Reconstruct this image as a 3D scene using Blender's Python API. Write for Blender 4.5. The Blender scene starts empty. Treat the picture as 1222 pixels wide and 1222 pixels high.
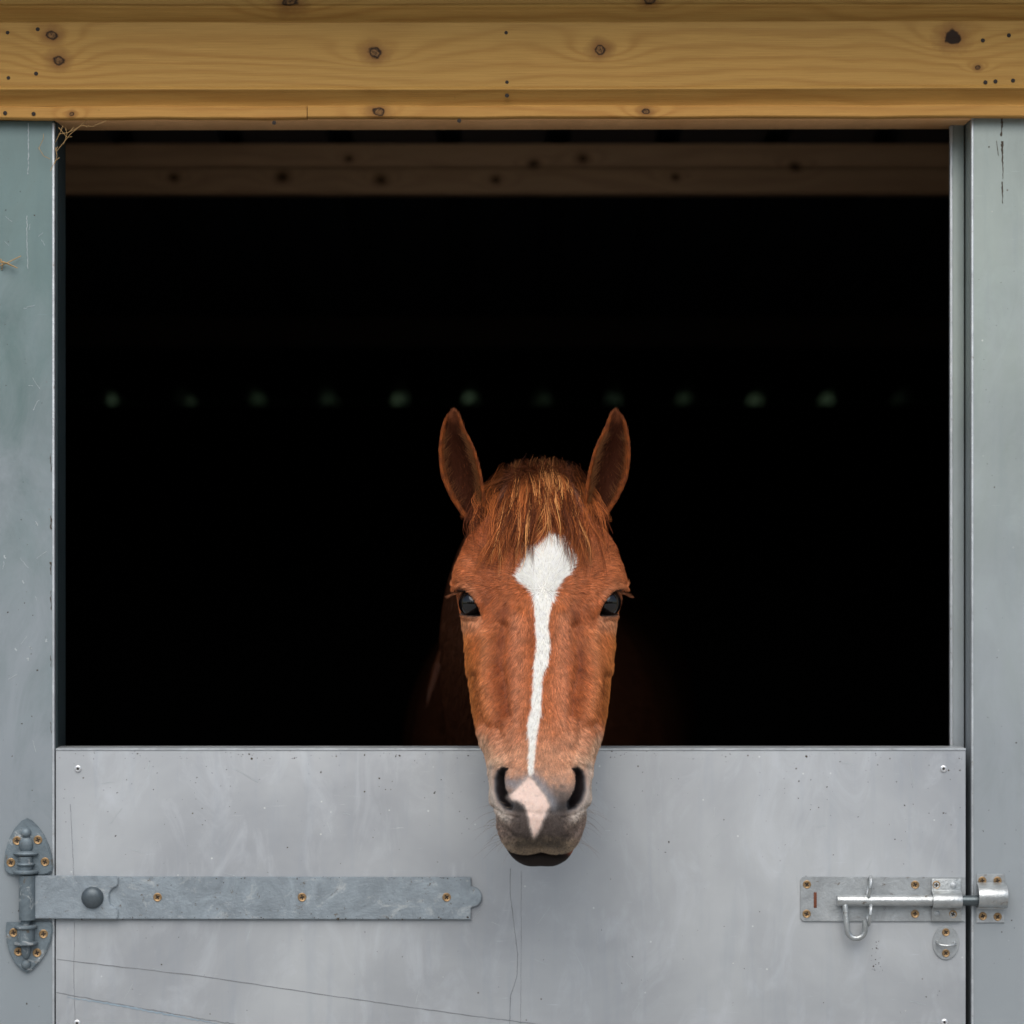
import bpy, bmesh, math, random
import numpy as np
from mathutils import Vector, Matrix
R = math.radians
random.seed(7); rng = np.random.default_rng(7)
C = bpy.context.scene.collection
sc = bpy.context.scene

# ------------------------------------------------------------------ camera, world, sun, exposure
EYE = 1.55; DIST = 4.0; K = 1.15e-3
cam_d = bpy.data.cameras.new('camera'); cam = bpy.data.objects.new('camera', cam_d); C.objects.link(cam)
cam.location = (0, -DIST, EYE); cam.rotation_euler = (R(90), 0, 0)
cam_d.sensor_width = 36; cam_d.lens = 36 * DIST / (1222 * K); cam_d.clip_end = 500; cam_d.clip_start = .05
cam_d.dof.use_dof = True; cam_d.dof.focus_distance = 3.86; cam_d.dof.aperture_fstop = 3.4
sc.camera = cam
world = bpy.data.worlds.new('World'); sc.world = world; world.use_nodes = True
wn = world.node_tree; bg = wn.nodes['Background']
sky = wn.nodes.new('ShaderNodeTexSky'); sky.sky_type = 'NISHITA'; sky.sun_disc = False
SUN_EL, SUN_AZ = 50, 184          # sun behind the camera, a little to its left
sky.sun_elevation = R(SUN_EL); sky.sun_rotation = R(SUN_AZ); sky.air_density = 1.3; sky.dust_density = 2.5
wn.links.new(sky.outputs[0], bg.inputs[0]); bg.inputs[1].default_value = .068
sd = bpy.data.lights.new('sun', 'SUN'); sun = bpy.data.objects.new('sun', sd); C.objects.link(sun)
sd.energy = 1.35; sd.angle = R(60); sd.color = (1, .96, .9)
_az = R(SUN_AZ); _d = Vector((math.sin(_az) * math.cos(R(SUN_EL)), math.cos(_az) * math.cos(R(SUN_EL)), math.sin(R(SUN_EL))))
sun.rotation_euler = _d.to_track_quat('Z', 'Y').to_euler(); sun.location = _d * 20
vs = sc.view_settings; vs.view_transform = 'Standard'; vs.look = 'None'; vs.exposure = .95; vs.gamma = 1
sc.render.engine = 'CYCLES'; sc.cycles.use_denoising = True; sc.cycles.max_bounces = 8
sc.cycles.sample_clamp_indirect = 4

# ------------------------------------------------------------------ helpers
def W(px, py, Y=0.0):
    s = K * (DIST + Y) / DIST
    return Vector(((px - 611) * s, Y, EYE - (py - 611) * s))
def link(name, me, mat=None, parent=None):
    o = bpy.data.objects.new(name, me); C.objects.link(o)
    if mat is not None and hasattr(me, 'materials') and not len(me.materials): me.materials.append(mat)
    if parent is not None:
        o.parent = parent; o.matrix_parent_inverse = world_of(parent).inverted()
    return o
def world_of(o):
    m = Matrix.LocRotScale(o.location, o.rotation_euler, o.scale)
    if o.parent: m = world_of(o.parent) @ o.matrix_parent_inverse @ m
    return m
def tag(o, label=None, cat=None, group=None, kind=None):
    for k, v in (('label', label), ('category', cat), ('group', group), ('kind', kind)):
        if v: o[k] = v
    return o
def empty(name, loc):
    o = bpy.data.objects.new(name, None); C.objects.link(o); o.location = loc; o.empty_display_size = .1
    return o
def smooth(me, ang=35):
    me.polygons.foreach_set('use_smooth', [True] * len(me.polygons))
    try: me.set_sharp_from_angle(angle=R(ang))
    except Exception: pass
    return me
def from_bm(name, bm, mat, parent=None, sm=True):
    me = bpy.data.meshes.new(name); bm.normal_update(); bm.to_mesh(me); bm.free()
    if sm: smooth(me)
    return link(name, me, mat, parent)
def bbox(bm, x0, x1, y0, y1, z0, z1, bev=0.0, seg=2):
    n0 = len(bm.verts)
    r = bmesh.ops.create_cube(bm, size=1)
    for v in r['verts']:
        v.co = Vector(((x0 + x1) / 2 + v.co.x * (x1 - x0), (y0 + y1) / 2 + v.co.y * (y1 - y0), (z0 + z1) / 2 + v.co.z * (z1 - z0)))
    if bev:
        es = list({e for v in r['verts'] for e in v.link_edges})
        bmesh.ops.bevel(bm, geom=es, offset=bev, segments=seg, affect='EDGES', profile=.5)
def box(name, x0, x1, y0, y1, z0, z1, mat, parent=None, bev=0.0):
    bm = bmesh.new(); bbox(bm, x0, x1, y0, y1, z0, z1, bev)
    return from_bm(name, bm, mat, parent)
def tube(bm, pts, rad, n=10, cap=True):
    pts = [Vector(p) for p in pts]
    if not hasattr(rad, '__len__'): rad = [rad] * len(pts)
    rings = []; up = None
    for i, p in enumerate(pts):
        t = (pts[min(i + 1, len(pts) - 1)] - pts[max(i - 1, 0)]).normalized()
        if up is None: up = t.orthogonal().normalized()
        up = (up - t * up.dot(t)).normalized(); s = t.cross(up)
        rings.append([bm.verts.new(p + (up * math.cos(a) + s * math.sin(a)) * rad[i]) for a in [2 * math.pi * k / n for k in range(n)]])
    for a, b in zip(rings, rings[1:]):
        for k in range(n): bm.faces.new((a[k], a[(k + 1) % n], b[(k + 1) % n], b[k]))
    if cap: bm.faces.new(rings[0][::-1]); bm.faces.new(rings[-1])
def lathe(bm, prof, centre, axis='y-', n=20):
    """profile (radius, height); axis pointing out of the wall toward the camera"""
    rings = []
    for r, h in prof:
        ring = []
        for k in range(n):
            a = 2 * math.pi * k / n
            if axis == 'y-': v = (centre[0] + r * math.cos(a), centre[1] - h, centre[2] + r * math.sin(a))
            else: v = (centre[0] + r * math.cos(a), centre[1] + r * math.sin(a), centre[2] + h)
            ring.append(bm.verts.new(v))
        rings.append(ring)
    for a, b in zip(rings, rings[1:]):
        for k in range(n): bm.faces.new((a[k], a[(k + 1) % n], b[(k + 1) % n], b[k]))
    bm.faces.new(rings[-1]); bm.faces.new(rings[0][::-1])
def plate(name, pts, y_front, thick, mat, parent, bev=.0008):
    """outline (x,z) in world, extruded from y_front back by thick"""
    bm = bmesh.new()
    f = bm.faces.new([bm.verts.new((x, y_front + thick, z)) for x, z in pts])
    r = bmesh.ops.extrude_face_region(bm, geom=[f])
    vs_ = [g for g in r['geom'] if isinstance(g, bmesh.types.BMVert)]
    for v in vs_: v.co.y = y_front
    if bev:
        fr = {v for v in vs_}
        es = [e for e in bm.edges if e.verts[0] in fr and e.verts[1] in fr]
        bmesh.ops.bevel(bm, geom=es, offset=bev, segments=2, affect='EDGES')
    bmesh.ops.recalc_face_normals(bm, faces=bm.faces)
    return from_bm(name, bm, mat, parent)

# ------------------------------------------------------------------ node helpers
class NT:
    def __init__(s, name):
        s.m = bpy.data.materials.new(name); s.m.use_nodes = True
        s.t = s.m.node_tree; s.b = s.t.nodes['Principled BSDF']; s.co = s.t.nodes.new('ShaderNodeTexCoord').outputs['Object']
    def n(s, typ, **kw):
        nd = s.t.nodes.new(typ)
        for k, v in kw.items(): setattr(nd, k, v)
        return nd
    def put(s, sock, v):
        if isinstance(v, bpy.types.NodeSocket): s.t.links.new(v, sock)
        elif v is not None: sock.default_value = v
    def math(s, op, a, b=None, c=None, clamp=False):
        nd = s.n('ShaderNodeMath', operation=op, use_clamp=clamp)
        for i, v in enumerate((a, b, c)):
            if v is not None: s.put(nd.inputs[i], v)
        return nd.outputs[0]
    def map(s, vec, scale=(1, 1, 1), loc=(0, 0, 0), rot=(0, 0, 0)):
        nd = s.n('ShaderNodeMapping'); s.put(nd.inputs[0], vec)
        nd.inputs['Scale'].default_value = scale; nd.inputs['Location'].default_value = loc; nd.inputs['Rotation'].default_value = rot
        return nd.outputs[0]
    def noise(s, vec, scale, detail=4, rough=.55, dist=0):
        nd = s.n('ShaderNodeTexNoise'); s.put(nd.inputs['Vector'], vec); nd.inputs['Scale'].default_value = scale
        nd.inputs['Detail'].default_value = detail; nd.inputs['Roughness'].default_value = rough; nd.inputs['Distortion'].default_value = dist
        return nd.outputs[0]
    def ramp(s, fac, stops, interp='LINEAR'):
        nd = s.n('ShaderNodeValToRGB'); s.put(nd.inputs[0], fac); cr = nd.color_ramp; cr.interpolation = interp
        while len(cr.elements) < len(stops): cr.elements.new(.5)
        for e, (p, c) in zip(cr.elements, stops):
            e.position = p; e.color = (c, c, c, 1) if not hasattr(c, '__len__') else (*c, 1)
        return nd.outputs[0]
    def mix(s, fac, a, b, mode='MIX'):
        nd = s.n('ShaderNodeMix', data_type='RGBA', blend_type=mode)
        s.put(nd.inputs[0], fac)
        for i, v in ((6, a), (7, b)):
            if isinstance(v, tuple): v = (*v, 1)
            s.put(nd.inputs[i], v)
        return nd.outputs[2]
    def bump(s, h, strength=.3, dist=.001):
        nd = s.n('ShaderNodeBump'); nd.inputs['Strength'].default_value = strength; nd.inputs['Distance'].default_value = dist
        s.put(nd.inputs['Height'], h); s.put(s.b.inputs['Normal'], nd.outputs[0])
    def out(s, col=None, rough=None, metal=None, spec=None):
        if isinstance(col, tuple): col = (*col, 1)
        s.put(s.b.inputs['Base Color'], col); s.put(s.b.inputs['Roughness'], rough); s.put(s.b.inputs['Metallic'], metal)
        s.put(s.b.inputs['Specular IOR Level'], spec)
        return s.m

def flat_mat(name, col, rough=.6, metal=0.0, var=.25, scale=40):
    t = NT(name); f = t.noise(t.co, scale, 5, .6)
    c = t.mix(f, tuple(v * (1 - var) for v in col), tuple(min(1, v * (1 + var)) for v in col))
    t.bump(f, .15, .001)
    return t.out(c, rough, metal)

def sheet_mat(name, base, seed, shade_z=None):
    """grey coated sheet: mottling, chalky bloom, fine scratches, small chips, optional painted shade up high"""
    t = NT(name); co = t.map(t.co, loc=(seed, seed * .7, seed * 1.3))
    big = t.noise(co, 2.6, 5, .6, .4)
    blot = t.noise(t.map(co, (1.2, 1, .55)), 13, 8, .68, 1.1)
    zz_ = t.n('ShaderNodeSeparateXYZ'); t.put(zz_.inputs[0], t.co)
    strk = t.noise(t.map(co, (9, 1, .8)), 5, 6, .65, .3)
    fine = t.noise(co, 160, 4, .7)
    dk = tuple(v * .72 for v in base); lt = (min(1, base[0] * 1.2), min(1, base[1] * 1.18), min(1, base[2] * 1.13))
    c = t.mix(t.ramp(big, [(.30, 0), (.72, 1)]), dk, lt)
    c = t.mix(t.math('MULTIPLY', t.ramp(blot, [(.50, 0), (.74, 1)]), .42), c, tuple(min(1, v * 1.42) for v in base))
    c = t.mix(t.math('MULTIPLY', t.ramp(strk, [(.52, 0), (.8, 1)]), .30), c, (base[0] * .62, base[1] * .70, base[2] * .78))
    sc1 = t.noise(t.map(co, (3, 1, 60), rot=(0, R(67), 0)), 6, 3, .6, .5)
    sc2 = t.noise(t.map(co, (2, 1, 70), rot=(0, R(-12), 0)), 5, 3, .6, .7)
    scr = t.math('ADD', t.ramp(sc1, [(.70, 0), (.74, 1)]), t.ramp(sc2, [(.72, 0), (.76, 1)]), clamp=True)
    c = t.mix(t.math('MULTIPLY', scr, .28), c, tuple(min(1, v * 1.7) for v in base))
    v = t.n('ShaderNodeTexVoronoi'); t.put(v.inputs['Vector'], co); v.inputs['Scale'].default_value = 46
    dots = t.ramp(v.outputs['Distance'], [(.035, 1), (.07, 0)])
    pick = t.ramp(t.n('ShaderNodeSeparateColor').outputs[0], [(.5, 0), (.6, 1)])
    sp = t.n('ShaderNodeSeparateColor'); t.put(sp.inputs[0], v.outputs['Color'])
    c = t.mix(t.math('MULTIPLY', dots, t.ramp(sp.outputs[0], [(.80, 0), (.82, 1)])), c, (.10, .085, .07))
    c = t.mix(t.math('MULTIPLY', dots, t.ramp(sp.outputs[1], [(.95, 0), (.96, 1)])), c, (.52, .54, .54))
    if shade_z:
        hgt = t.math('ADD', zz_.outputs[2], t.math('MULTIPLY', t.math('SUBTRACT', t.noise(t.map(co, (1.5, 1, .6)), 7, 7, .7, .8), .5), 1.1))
        c = t.mix(t.math('MULTIPLY', t.ramp(t.math('SUBTRACT', hgt, shade_z), [(.0, 1), (.75, 0)]), .75), c, (.305, .335, .37))  # paints overhang shade: dark base above, paler toward the bottom
    # a few rusty scuffs
    rs = t.noise(t.map(co, (1, 1, .5)), 24, 6, .7, .4)
    c = t.mix(t.math('MULTIPLY', t.ramp(rs, [(.745, 0), (.78, 1)]), .75), c, (.14, .085, .045))
    h = t.math('ADD', t.math('MULTIPLY', fine, .3), t.math('MULTIPLY', big, 3.0))
    t.bump(h, .22, .0015)
    ro = t.math('ADD', .36, t.math('MULTIPLY', blot, .3))
    return t.out(c, ro, .25, .5)

def galv_mat(name, base=(.33, .385, .43), bloom=.55, rough=.42, metal=.55):
    t = NT(name); inf = t.n('ShaderNodeObjectInfo')
    co = t.co
    a = t.noise(co, 18, 7, .7, 1.2); b = t.noise(t.map(co, (.7, 1, 1)), 44, 8, .75, .7); e = t.noise(co, 300, 3, .6)
    c = t.mix(t.ramp(a, [(.3, 0), (.75, 1)]), tuple(v * .62 for v in base), tuple(v * 1.12 for v in base))
    c = t.mix(t.math('MULTIPLY', t.ramp(b, [(.55, 0), (.68, 1)]), bloom), c, (.56, .58, .58))
    c = t.mix(t.math('MULTIPLY', t.ramp(t.noise(co, 85, 6, .75, .5), [(.61, 0), (.68, 1)]), .8), c, (.12, .085, .05))
    t.bump(t.math('ADD', e, t.math('MULTIPLY', a, 2)), .6, .0008)
    return t.out(c, t.math('ADD', rough - .1, t.math('MULTIPLY', b, .35)), metal)

KNOTS = [(-.70 + .07, .0, 0)]
def wood_mat(name, knots=(), light=(.50, .285, .078), dark=(.27, .108, .020), fs=1.0, seed=0.0, rough=.5):
    t = NT(name); inf = t.n('ShaderNodeObjectInfo'); rnd = inf.outputs['Random']
    sx = t.n('ShaderNodeSeparateXYZ'); t.put(sx.inputs[0], t.co)
    x, y, z = sx.outputs
    off = t.n('ShaderNodeCombineXYZ'); t.put(off.inputs[0], t.math('MULTIPLY', rnd, 37.0)); t.put(off.inputs[2], t.math('MULTIPLY', rnd, 11.0)); off.inputs[1].default_value = seed
    vadd = t.n('ShaderNodeVectorMath', operation='ADD'); t.put(vadd.inputs[0], t.co); t.put(vadd.inputs[1], off.outputs[0]); co = vadd.outputs[0]
    F = t.math('MULTIPLY', z, 330.0 * fs)
    F = t.math('ADD', F, t.math('MULTIPLY', t.noise(t.map(co, (1.3, 1, 7)), 1.6, 3, .5, .3), 30.0))
    F = t.math('ADD', F, t.math('MULTIPLY', t.noise(t.map(co, (4, 1, 30)), 2, 3, .5), 1.2))
    core = None; ring = None; edge = None
    for (kx, kz, kr) in knots:
        px = t.n('ShaderNodeCombineXYZ'); t.put(px.inputs[0], t.math('SUBTRACT', x, kx)); t.put(px.inputs[2], t.math('MULTIPLY', t.math('SUBTRACT', z, kz), 1.25))
        wob = t.noise(co, 55, 3, .6)
        ln = t.n('ShaderNodeVectorMath', operation='LENGTH'); t.put(ln.inputs[0], px.outputs[0])
        d = t.math('ADD', ln.outputs['Value'], t.math('MULTIPLY', t.math('SUBTRACT', wob, .5), kr * 1.7))
        # grain sweeps round the knot: wide in x
        pw = t.n('ShaderNodeCombineXYZ'); t.put(pw.inputs[0], t.math('MULTIPLY', t.math('SUBTRACT', x, kx), .38)); t.put(pw.inputs[2], t.math('SUBTRACT', z, kz))
        lw = t.n('ShaderNodeVectorMath', operation='LENGTH'); t.put(lw.inputs[0], pw.outputs[0])
        g = t.math('POWER', 2.718, t.math('MULTIPLY', t.math('POWER', t.math('DIVIDE', lw.outputs['Value'], kr * 1.9), 2.0), -1.0))
        F = t.math('ADD', F, t.math('MULTIPLY', g, 12.0))
        cm = t.math('SUBTRACT', 1.0, t.ramp(t.math('DIVIDE', d, kr * 2), [(.38, 0), (.5, 1)]))
        rm = t.math('SUBTRACT', 1.0, t.ramp(t.math('DIVIDE', d, kr * 3.2), [(.25, 0), (.8, 1)]))
        ed_ = t.ramp(t.math('DIVIDE', d, kr * 2), [(.22, 0), (.36, 1)]) if kr < .0122 else t.ramp(t.math('DIVIDE', d, kr * 2), [(.0, 1), (.1, 1)])
        edge = ed_ if edge is None else t.math('MULTIPLY', edge, ed_)
        core = cm if core is None else t.math('MAXIMUM', core, cm); ring = rm if ring is None else t.math('MAXIMUM', ring, rm)
    s = t.math('MULTIPLY_ADD', t.math('SINE', F), .5, .5)
    s = t.math('POWER', s, 2.2)
    fib = t.noise(t.map(co, (4, 1, 260)), 3, 5, .75)
    brd = t.noise(t.map(co, (.9, 1, 4)), 3, 3, .5)
    c = t.mix(t.math('MULTIPLY', s, t.math('MULTIPLY', .62, t.noise(t.map(co, (.8, 1, 16)), 3, 3, .6))), light, dark)
    c = t.mix(t.math('MULTIPLY', t.ramp(fib, [(.35, 0), (.75, 1)]), .42), c, tuple(v * .55 for v in dark))
    c = t.mix(t.math('MULTIPLY', t.ramp(brd, [(.35, 0), (.75, 1)]), .35), c, (light[0] * .75, light[1] * .78, light[2] * .8))
    c = t.mix(t.math('MULTIPLY', t.ramp(t.noise(co, 30, 6, .75, .3), [(.70, 0), (.76, 1)]), .6), c, tuple(v * .35 for v in dark))
    if core is not None:
        c = t.mix(t.math('MULTIPLY', ring, .8), c, (.20, .085, .025))
        kc = t.mix(t.ramp(t.noise(co, 260, 4, .75, .6), [(.35, 0), (.62, 1)]), (.010, .005, .003), (.26, .13, .045)); kc = t.mix(edge, kc, (.010, .005, .003))
        c = t.mix(t.math('MULTIPLY', core, .95), c, kc)
    t.bump(t.math('ADD', t.math('MULTIPLY', s, .5), fib), .3, .0008)
    return t.out(c, rough, 0.0, .15)

def attr_mat(name, attr, rough=.55, spec=.3, noise=0.0, sheen=0.0, bumpy=0.0):
    t = NT(name); a = t.n('ShaderNodeAttribute', attribute_name=attr)
    c = a.outputs['Color']
    if noise:
        f = t.noise(t.co, 260, 4, .7); c = t.mix(t.math('MULTIPLY', f, noise), c, (.03, .012, .006))
    if bumpy: t.bump(t.noise(t.co, 700, 3, .6), bumpy, .001)
    if sheen: t.b.inputs['Sheen Weight'].default_value = sheen; t.b.inputs['Sheen Roughness'].default_value = .4
    return t.out(c, rough, 0.0, spec)

# wood knots in world x,z (front of the lintel boards)
def kw(px, py, r): p = W(px, py, -.02); return (p.x, p.z, r)
K_A = [kw(62, 42, .0085), kw(70, 71, .0095), kw(447, 63, .0105)]
K_B = [kw(717, 59, .0095), kw(1137, 45, .0125), kw(1167, 80, .004)]
K_C = [kw(452, 133, .009), kw(771, 133, .006), kw(85, 136, .004)]
K_D = [kw(347, 1, .012), kw(775, 0, .009), kw(1020, -30, .01), kw(150, -40, .009)]
M_WOOD_MAIN = wood_mat('pine_board_knotty', K_A + K_B, fs=1.0)
M_WOOD_LOW = wood_mat('pine_board_lower', K_C, light=(.54, .29, .080), dark=(.31, .11, .022), seed=3)
M_WOOD_TOP = wood_mat('pine_board_upper', K_D, seed=6)
M_WOOD = wood_mat('pine_board', (), seed=9)
M_SOFFIT = wood_mat('pine_soffit', (), light=(.82, .46, .21), dark=(.60, .28, .10), seed=4)
kp = [(-.62, 2.165, .007), (-.3, 2.20, .006), (-.24, 2.16, .009), (.04, 2.19, .007), (.13, 2.20, .008), (-.03, 2.16, .007), (-.42, 2.165, .009), (.3, 2.165, .006), (.52, 2.185, .007)]
M_PURLIN = wood_mat('purlin_timber', kp, light=(.74, .44, .24), dark=(.44, .22, .11), fs=.6, seed=2)
M_PURLIN_DARK = flat_mat('purlin_dark', (.055, .032, .022), .8, 0, .3, 20)  # much darker tone for the rear purlin
M_DARKWOOD = flat_mat('shade_dark_boards', (.0065, .0065, .007), .85, 0, .4, 12)  # near-black tone paints in the dark of the interior
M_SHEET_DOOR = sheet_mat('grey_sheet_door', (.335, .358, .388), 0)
M_SHEET_LEFT = sheet_mat('grey_sheet_left_post', (.105, .160, .165), 5.2, 1.18)  # dark base holds painted shade of the overhang
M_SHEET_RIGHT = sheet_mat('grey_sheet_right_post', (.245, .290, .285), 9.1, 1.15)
M_EDGE = galv_mat('bright_edge_trim', (.50, .54, .57), .4, .35, .4)
M_GALV = galv_mat('galvanised_strap')
M_GALV_CAST = galv_mat('galvanised_casting', (.17, .215, .245), .9, .5, .4)
M_ZINC = galv_mat('zinc_plated_steel', (.50, .53, .54), .35, .3, .75)
M_ZINC_PLATE = galv_mat('zinc_plate', (.43, .46, .48), .3, .38, .55)
M_BOLT = flat_mat('dark_domed_bolt', (.085, .105, .12), .45, .5, .3, 300)
M_STEEL_DARK = flat_mat('greased_steel', (.09, .11, .12), .35, .7, .4, 400)
M_BRASS = flat_mat('yellow_zinc_screw', (.34, .22, .11), .45, .6, .8, 500)
M_RECESS = flat_mat('screw_recess', (.02, .014, .01), .8)
M_RUST = flat_mat('rust', (.13, .04, .018), .9, 0, .5, 500)
M_ALU = flat_mat('rivet_aluminium', (.6, .62, .64), .35, .6, .15)
M_DIRT = flat_mat('dirt', (.055, .042, .03), .95, 0, .6, 300)
M_CREASE = flat_mat('crease_line', (.165, .175, .185), .8, 0, .4, 200)
M_SCUFF = flat_mat('blue_scuff', (.24, .31, .37), .6, 0, .4, 120)
M_CHALK = flat_mat('chalky_scratch', (.40, .44, .46), .8, 0, .2, 120)
M_STRAW = flat_mat('dry_straw', (.40, .25, .10), .7, 0, .4, 200)
M_ROOF = flat_mat('roof_sheet_underside', (.030, .034, .042), .6, .2, .2, 20)
M_CONCRETE = flat_mat('yard_concrete', (.33, .325, .31), .9, 0, .2, 3)
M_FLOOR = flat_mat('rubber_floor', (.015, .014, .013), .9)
M_LEAF = flat_mat('hedge_leaves', (.010, .027, .008), .85, 0, .2, 3)
M_GRASS = flat_mat('grass_field', (.06, .10, .03), .9, 0, .4, 2)
M_TWIG = flat_mat('hedge_twigs', (.06, .045, .03), .9)

# ------------------------------------------------------------------ ground
def sheet(name, x0, x1, y0, y1, z, mat):
    me = bpy.data.meshes.new(name); me.from_pydata([(x0, y0, z), (x1, y0, z), (x1, y1, z), (x0, y1, z)], [], [(0, 1, 2, 3)])
    return tag(link(name, me, mat), kind='structure')
sheet('ground', -150, 150, -150, 150, -.012, M_GRASS)
sheet('yard', -14, 14, -12, 0.0, -.004, M_CONCRETE)
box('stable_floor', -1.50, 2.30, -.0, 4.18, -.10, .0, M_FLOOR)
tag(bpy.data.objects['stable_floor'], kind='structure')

# ------------------------------------------------------------------ stable building
stable = empty('stable', (0, 1.5, 0))
tag(stable, 'timber stable front with knotty pine lintel boards, grey clad posts and dark interior', 'stable')
XL, XR = -1.60, 2.40            # outer side walls
zl = lambda py: W(0, py, -.02).z
# grey-clad door posts
pl = W(64, 0).x; pr = W(1160.2, 0).x; pr_top = W(0, 137).z
def post(x0, x1, mat, ztop, lab):
    bm = bmesh.new(); bbox(bm, x0, x1, 0, .086, 0.0, ztop, .0022, 3)
    o = from_bm('door_post', bm, mat, stable); o['label'] = lab; return o
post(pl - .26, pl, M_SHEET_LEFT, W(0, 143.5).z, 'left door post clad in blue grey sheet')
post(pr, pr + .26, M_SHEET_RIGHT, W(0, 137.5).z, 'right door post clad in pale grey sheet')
# thin turned sheet edge on the left post, and inner lining beside it
box('edge_trim', pl - .0018, pl + .0012, -.0016, .010, .02, W(0, 147).z, M_EDGE, stable, .0005)
box('edge_trim', pr - .0012, pr + .0018, -.0016, .010, .02, W(0, 140).z, M_EDGE, stable, .0005)
M_REVEAL = sheet_mat('dark_jamb_lining', (.035, .055, .062), 3)
box('jamb_lining', pl + .0008, pl + .0030, .014, .087, .02, 2.10, M_REVEAL, stable)
# door stop at the right: pale channel set behind the door
ys = .058; xs0 = W(1135, 0, ys).x; xs1 = W(1150.5, 0, ys).x
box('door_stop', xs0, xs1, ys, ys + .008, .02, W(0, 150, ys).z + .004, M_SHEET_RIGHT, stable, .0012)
box('edge_trim', xs0 - .0015, xs0 + .0022, ys - .0018, ys + .009, .02, W(0, 150, ys).z, M_EDGE, stable, .0005)
M_GROOVE = flat_mat('dark_gap_shade', (.012, .018, .018), .8)
box('gap_shade_strip', xs1 + .0005, pr - .0006, .075, .11, .02, 2.12, M_GROOVE, stable)  # dark strip added to stand for the shade in the gap
# lintel: moulded pine boards (flat face, proud bead, cove)
def moulded(x0, x1, zt, zb_face, zb, mat, yf=-.020, sag=0.0, tilt=.0021):
    """profile: flat face zt..zb_face, bead, sloping cove down to zb"""
    prof = [(yf + .0016, zt), (yf + .0003, zt - .0012), (yf, zt - .003)]
    for k in range(1, 5): prof.append((yf, zt - .003 - (zt - zb_face - .010) * k / 5))
    prof += [(yf, zb_face + .0052), (yf - .0022, zb_face + .0036), (yf - .0036, zb_face + .0022), (yf - .0040, zb_face + .0008), (yf - .0030, zb_face - .0004), (yf - .0002, zb_face - .0014)]
    n = 6
    for k in range(1, n + 1):
        u = k / n; prof.append((yf - .0002 + .0135 * math.sin(u * math.pi / 2), zb_face - .0014 - (zb_face - .0014 - zb) * u))
    prof += [(0 - .0005, zb), (0 - .0005, zt)]
    bm = bmesh.new(); xs = np.linspace(x0, x1, 40); rows = []
    for x in xs:
        dz = tilt * (x + .0) / 1.4 + .0006 * math.sin(x * 5 + zt * 70); dy = .0007 * math.sin(x * 7.3 + zt * 50)
        rows.append([bm.verts.new((x, p[0] + dy if p[0] < -.001 else p[0], p[1] + dz)) for p in prof])
    m = len(prof)
    for a, b in zip(rows, rows[1:]):
        for k in range(m): bm.faces.new((a[k], a[(k + 1) % m], b[(k + 1) % m], b[k]))
    bm.faces.new(rows[0]); bm.faces.new(rows[-1][::-1])
    bmesh.ops.recalc_face_normals(bm, faces=bm.faces)
    return from_bm('pine_board', bm, mat, stable)
o = moulded(XL, XR, zl(25.5), zl(107.5), zl(125), M_WOOD_MAIN); o['label'] = 'wide knotty pine board'
moulded(XL, XR, zl(-74.5), zl(8.5), zl(25), M_WOOD_TOP)
moulded(XL, XR, zl(-174.5), zl(-91), zl(-75), M_WOOD)
# the lowest, cut-down board in two lengths
def lowboard(x0, x1, zt, zb, mat, yf=-.0195):
    bm = bmesh.new(); rows = []
    prof = [(yf + .0016, zt), (yf, zt - .0022), (yf, (zt + zb) / 2), (yf, zb + .002), (yf + .0012, zb + .0003), (yf + .002, zb), (-.0005, zb), (-.0005, zt)]
    for x in np.linspace(x0, x1, 46):
        dz = .0021 * x / 1.4 + .0005 * math.sin(x * 23) + .0003 * math.sin(x * 61)
        rows.append([bm.verts.new((x, p[0], p[1] + dz)) for p in prof])
    m = len(prof)
    for a, b in zip(rows, rows[1:]):
        for k in range(m): bm.faces.new((a[k], a[(k + 1) % m], b[(k + 1) % m], b[k]))
    bm.faces.new(rows[0]); bm.faces.new(rows[-1][::-1]); bmesh.ops.recalc_face_normals(bm, faces=bm.faces)
    return from_bm('pine_board', bm, mat, stable)
xj = W(366.5, 0, -.02).x
lowboard(XL, xj - .0005, zl(125.6), zl(140.5), M_WOOD_LOW)['label'] = 'narrow pine board under the wide one, left length'
lowboard(xj + .0005, XR, zl(125.6), zl(140.0), M_WOOD_LOW)['label'] = 'narrow pine board under the wide one, right length'
# lintel beam: its underside shows as the pale strip
zb = zl(141.2)
bm = bmesh.new(); bbox(bm, pl + .0005, pr - .0005, .0, .100, zb, zb + .16, .002)
for v in bm.verts: v.co.z += .0021 * v.co.x / 1.4
from_bm('lintel_beam', bm, M_SOFFIT, stable)
# nail holes in the boards
bm = bmesh.new()
for px, py in [(9, 38), (45, 34), (10, 92), (43, 87), (6, 134), (40, 135), (604, 39), (605, 98), (605, 114), (1173, 49), (1204, 43), (1176, 99), (1209, 97), (1188, 98), (327, 146), (548, 144)]:
    p = W(px, py, -.0207); lathe(bm, [(.0026, 0), (.0030, .0001), (.0022, .0004), (.0008, .0005)], (p.x, -.0203, p.z + .0021 * p.x / 1.4), n=8)
from_bm('nail', bm, M_RECESS, stable)['kind'] = 'stuff'
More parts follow.
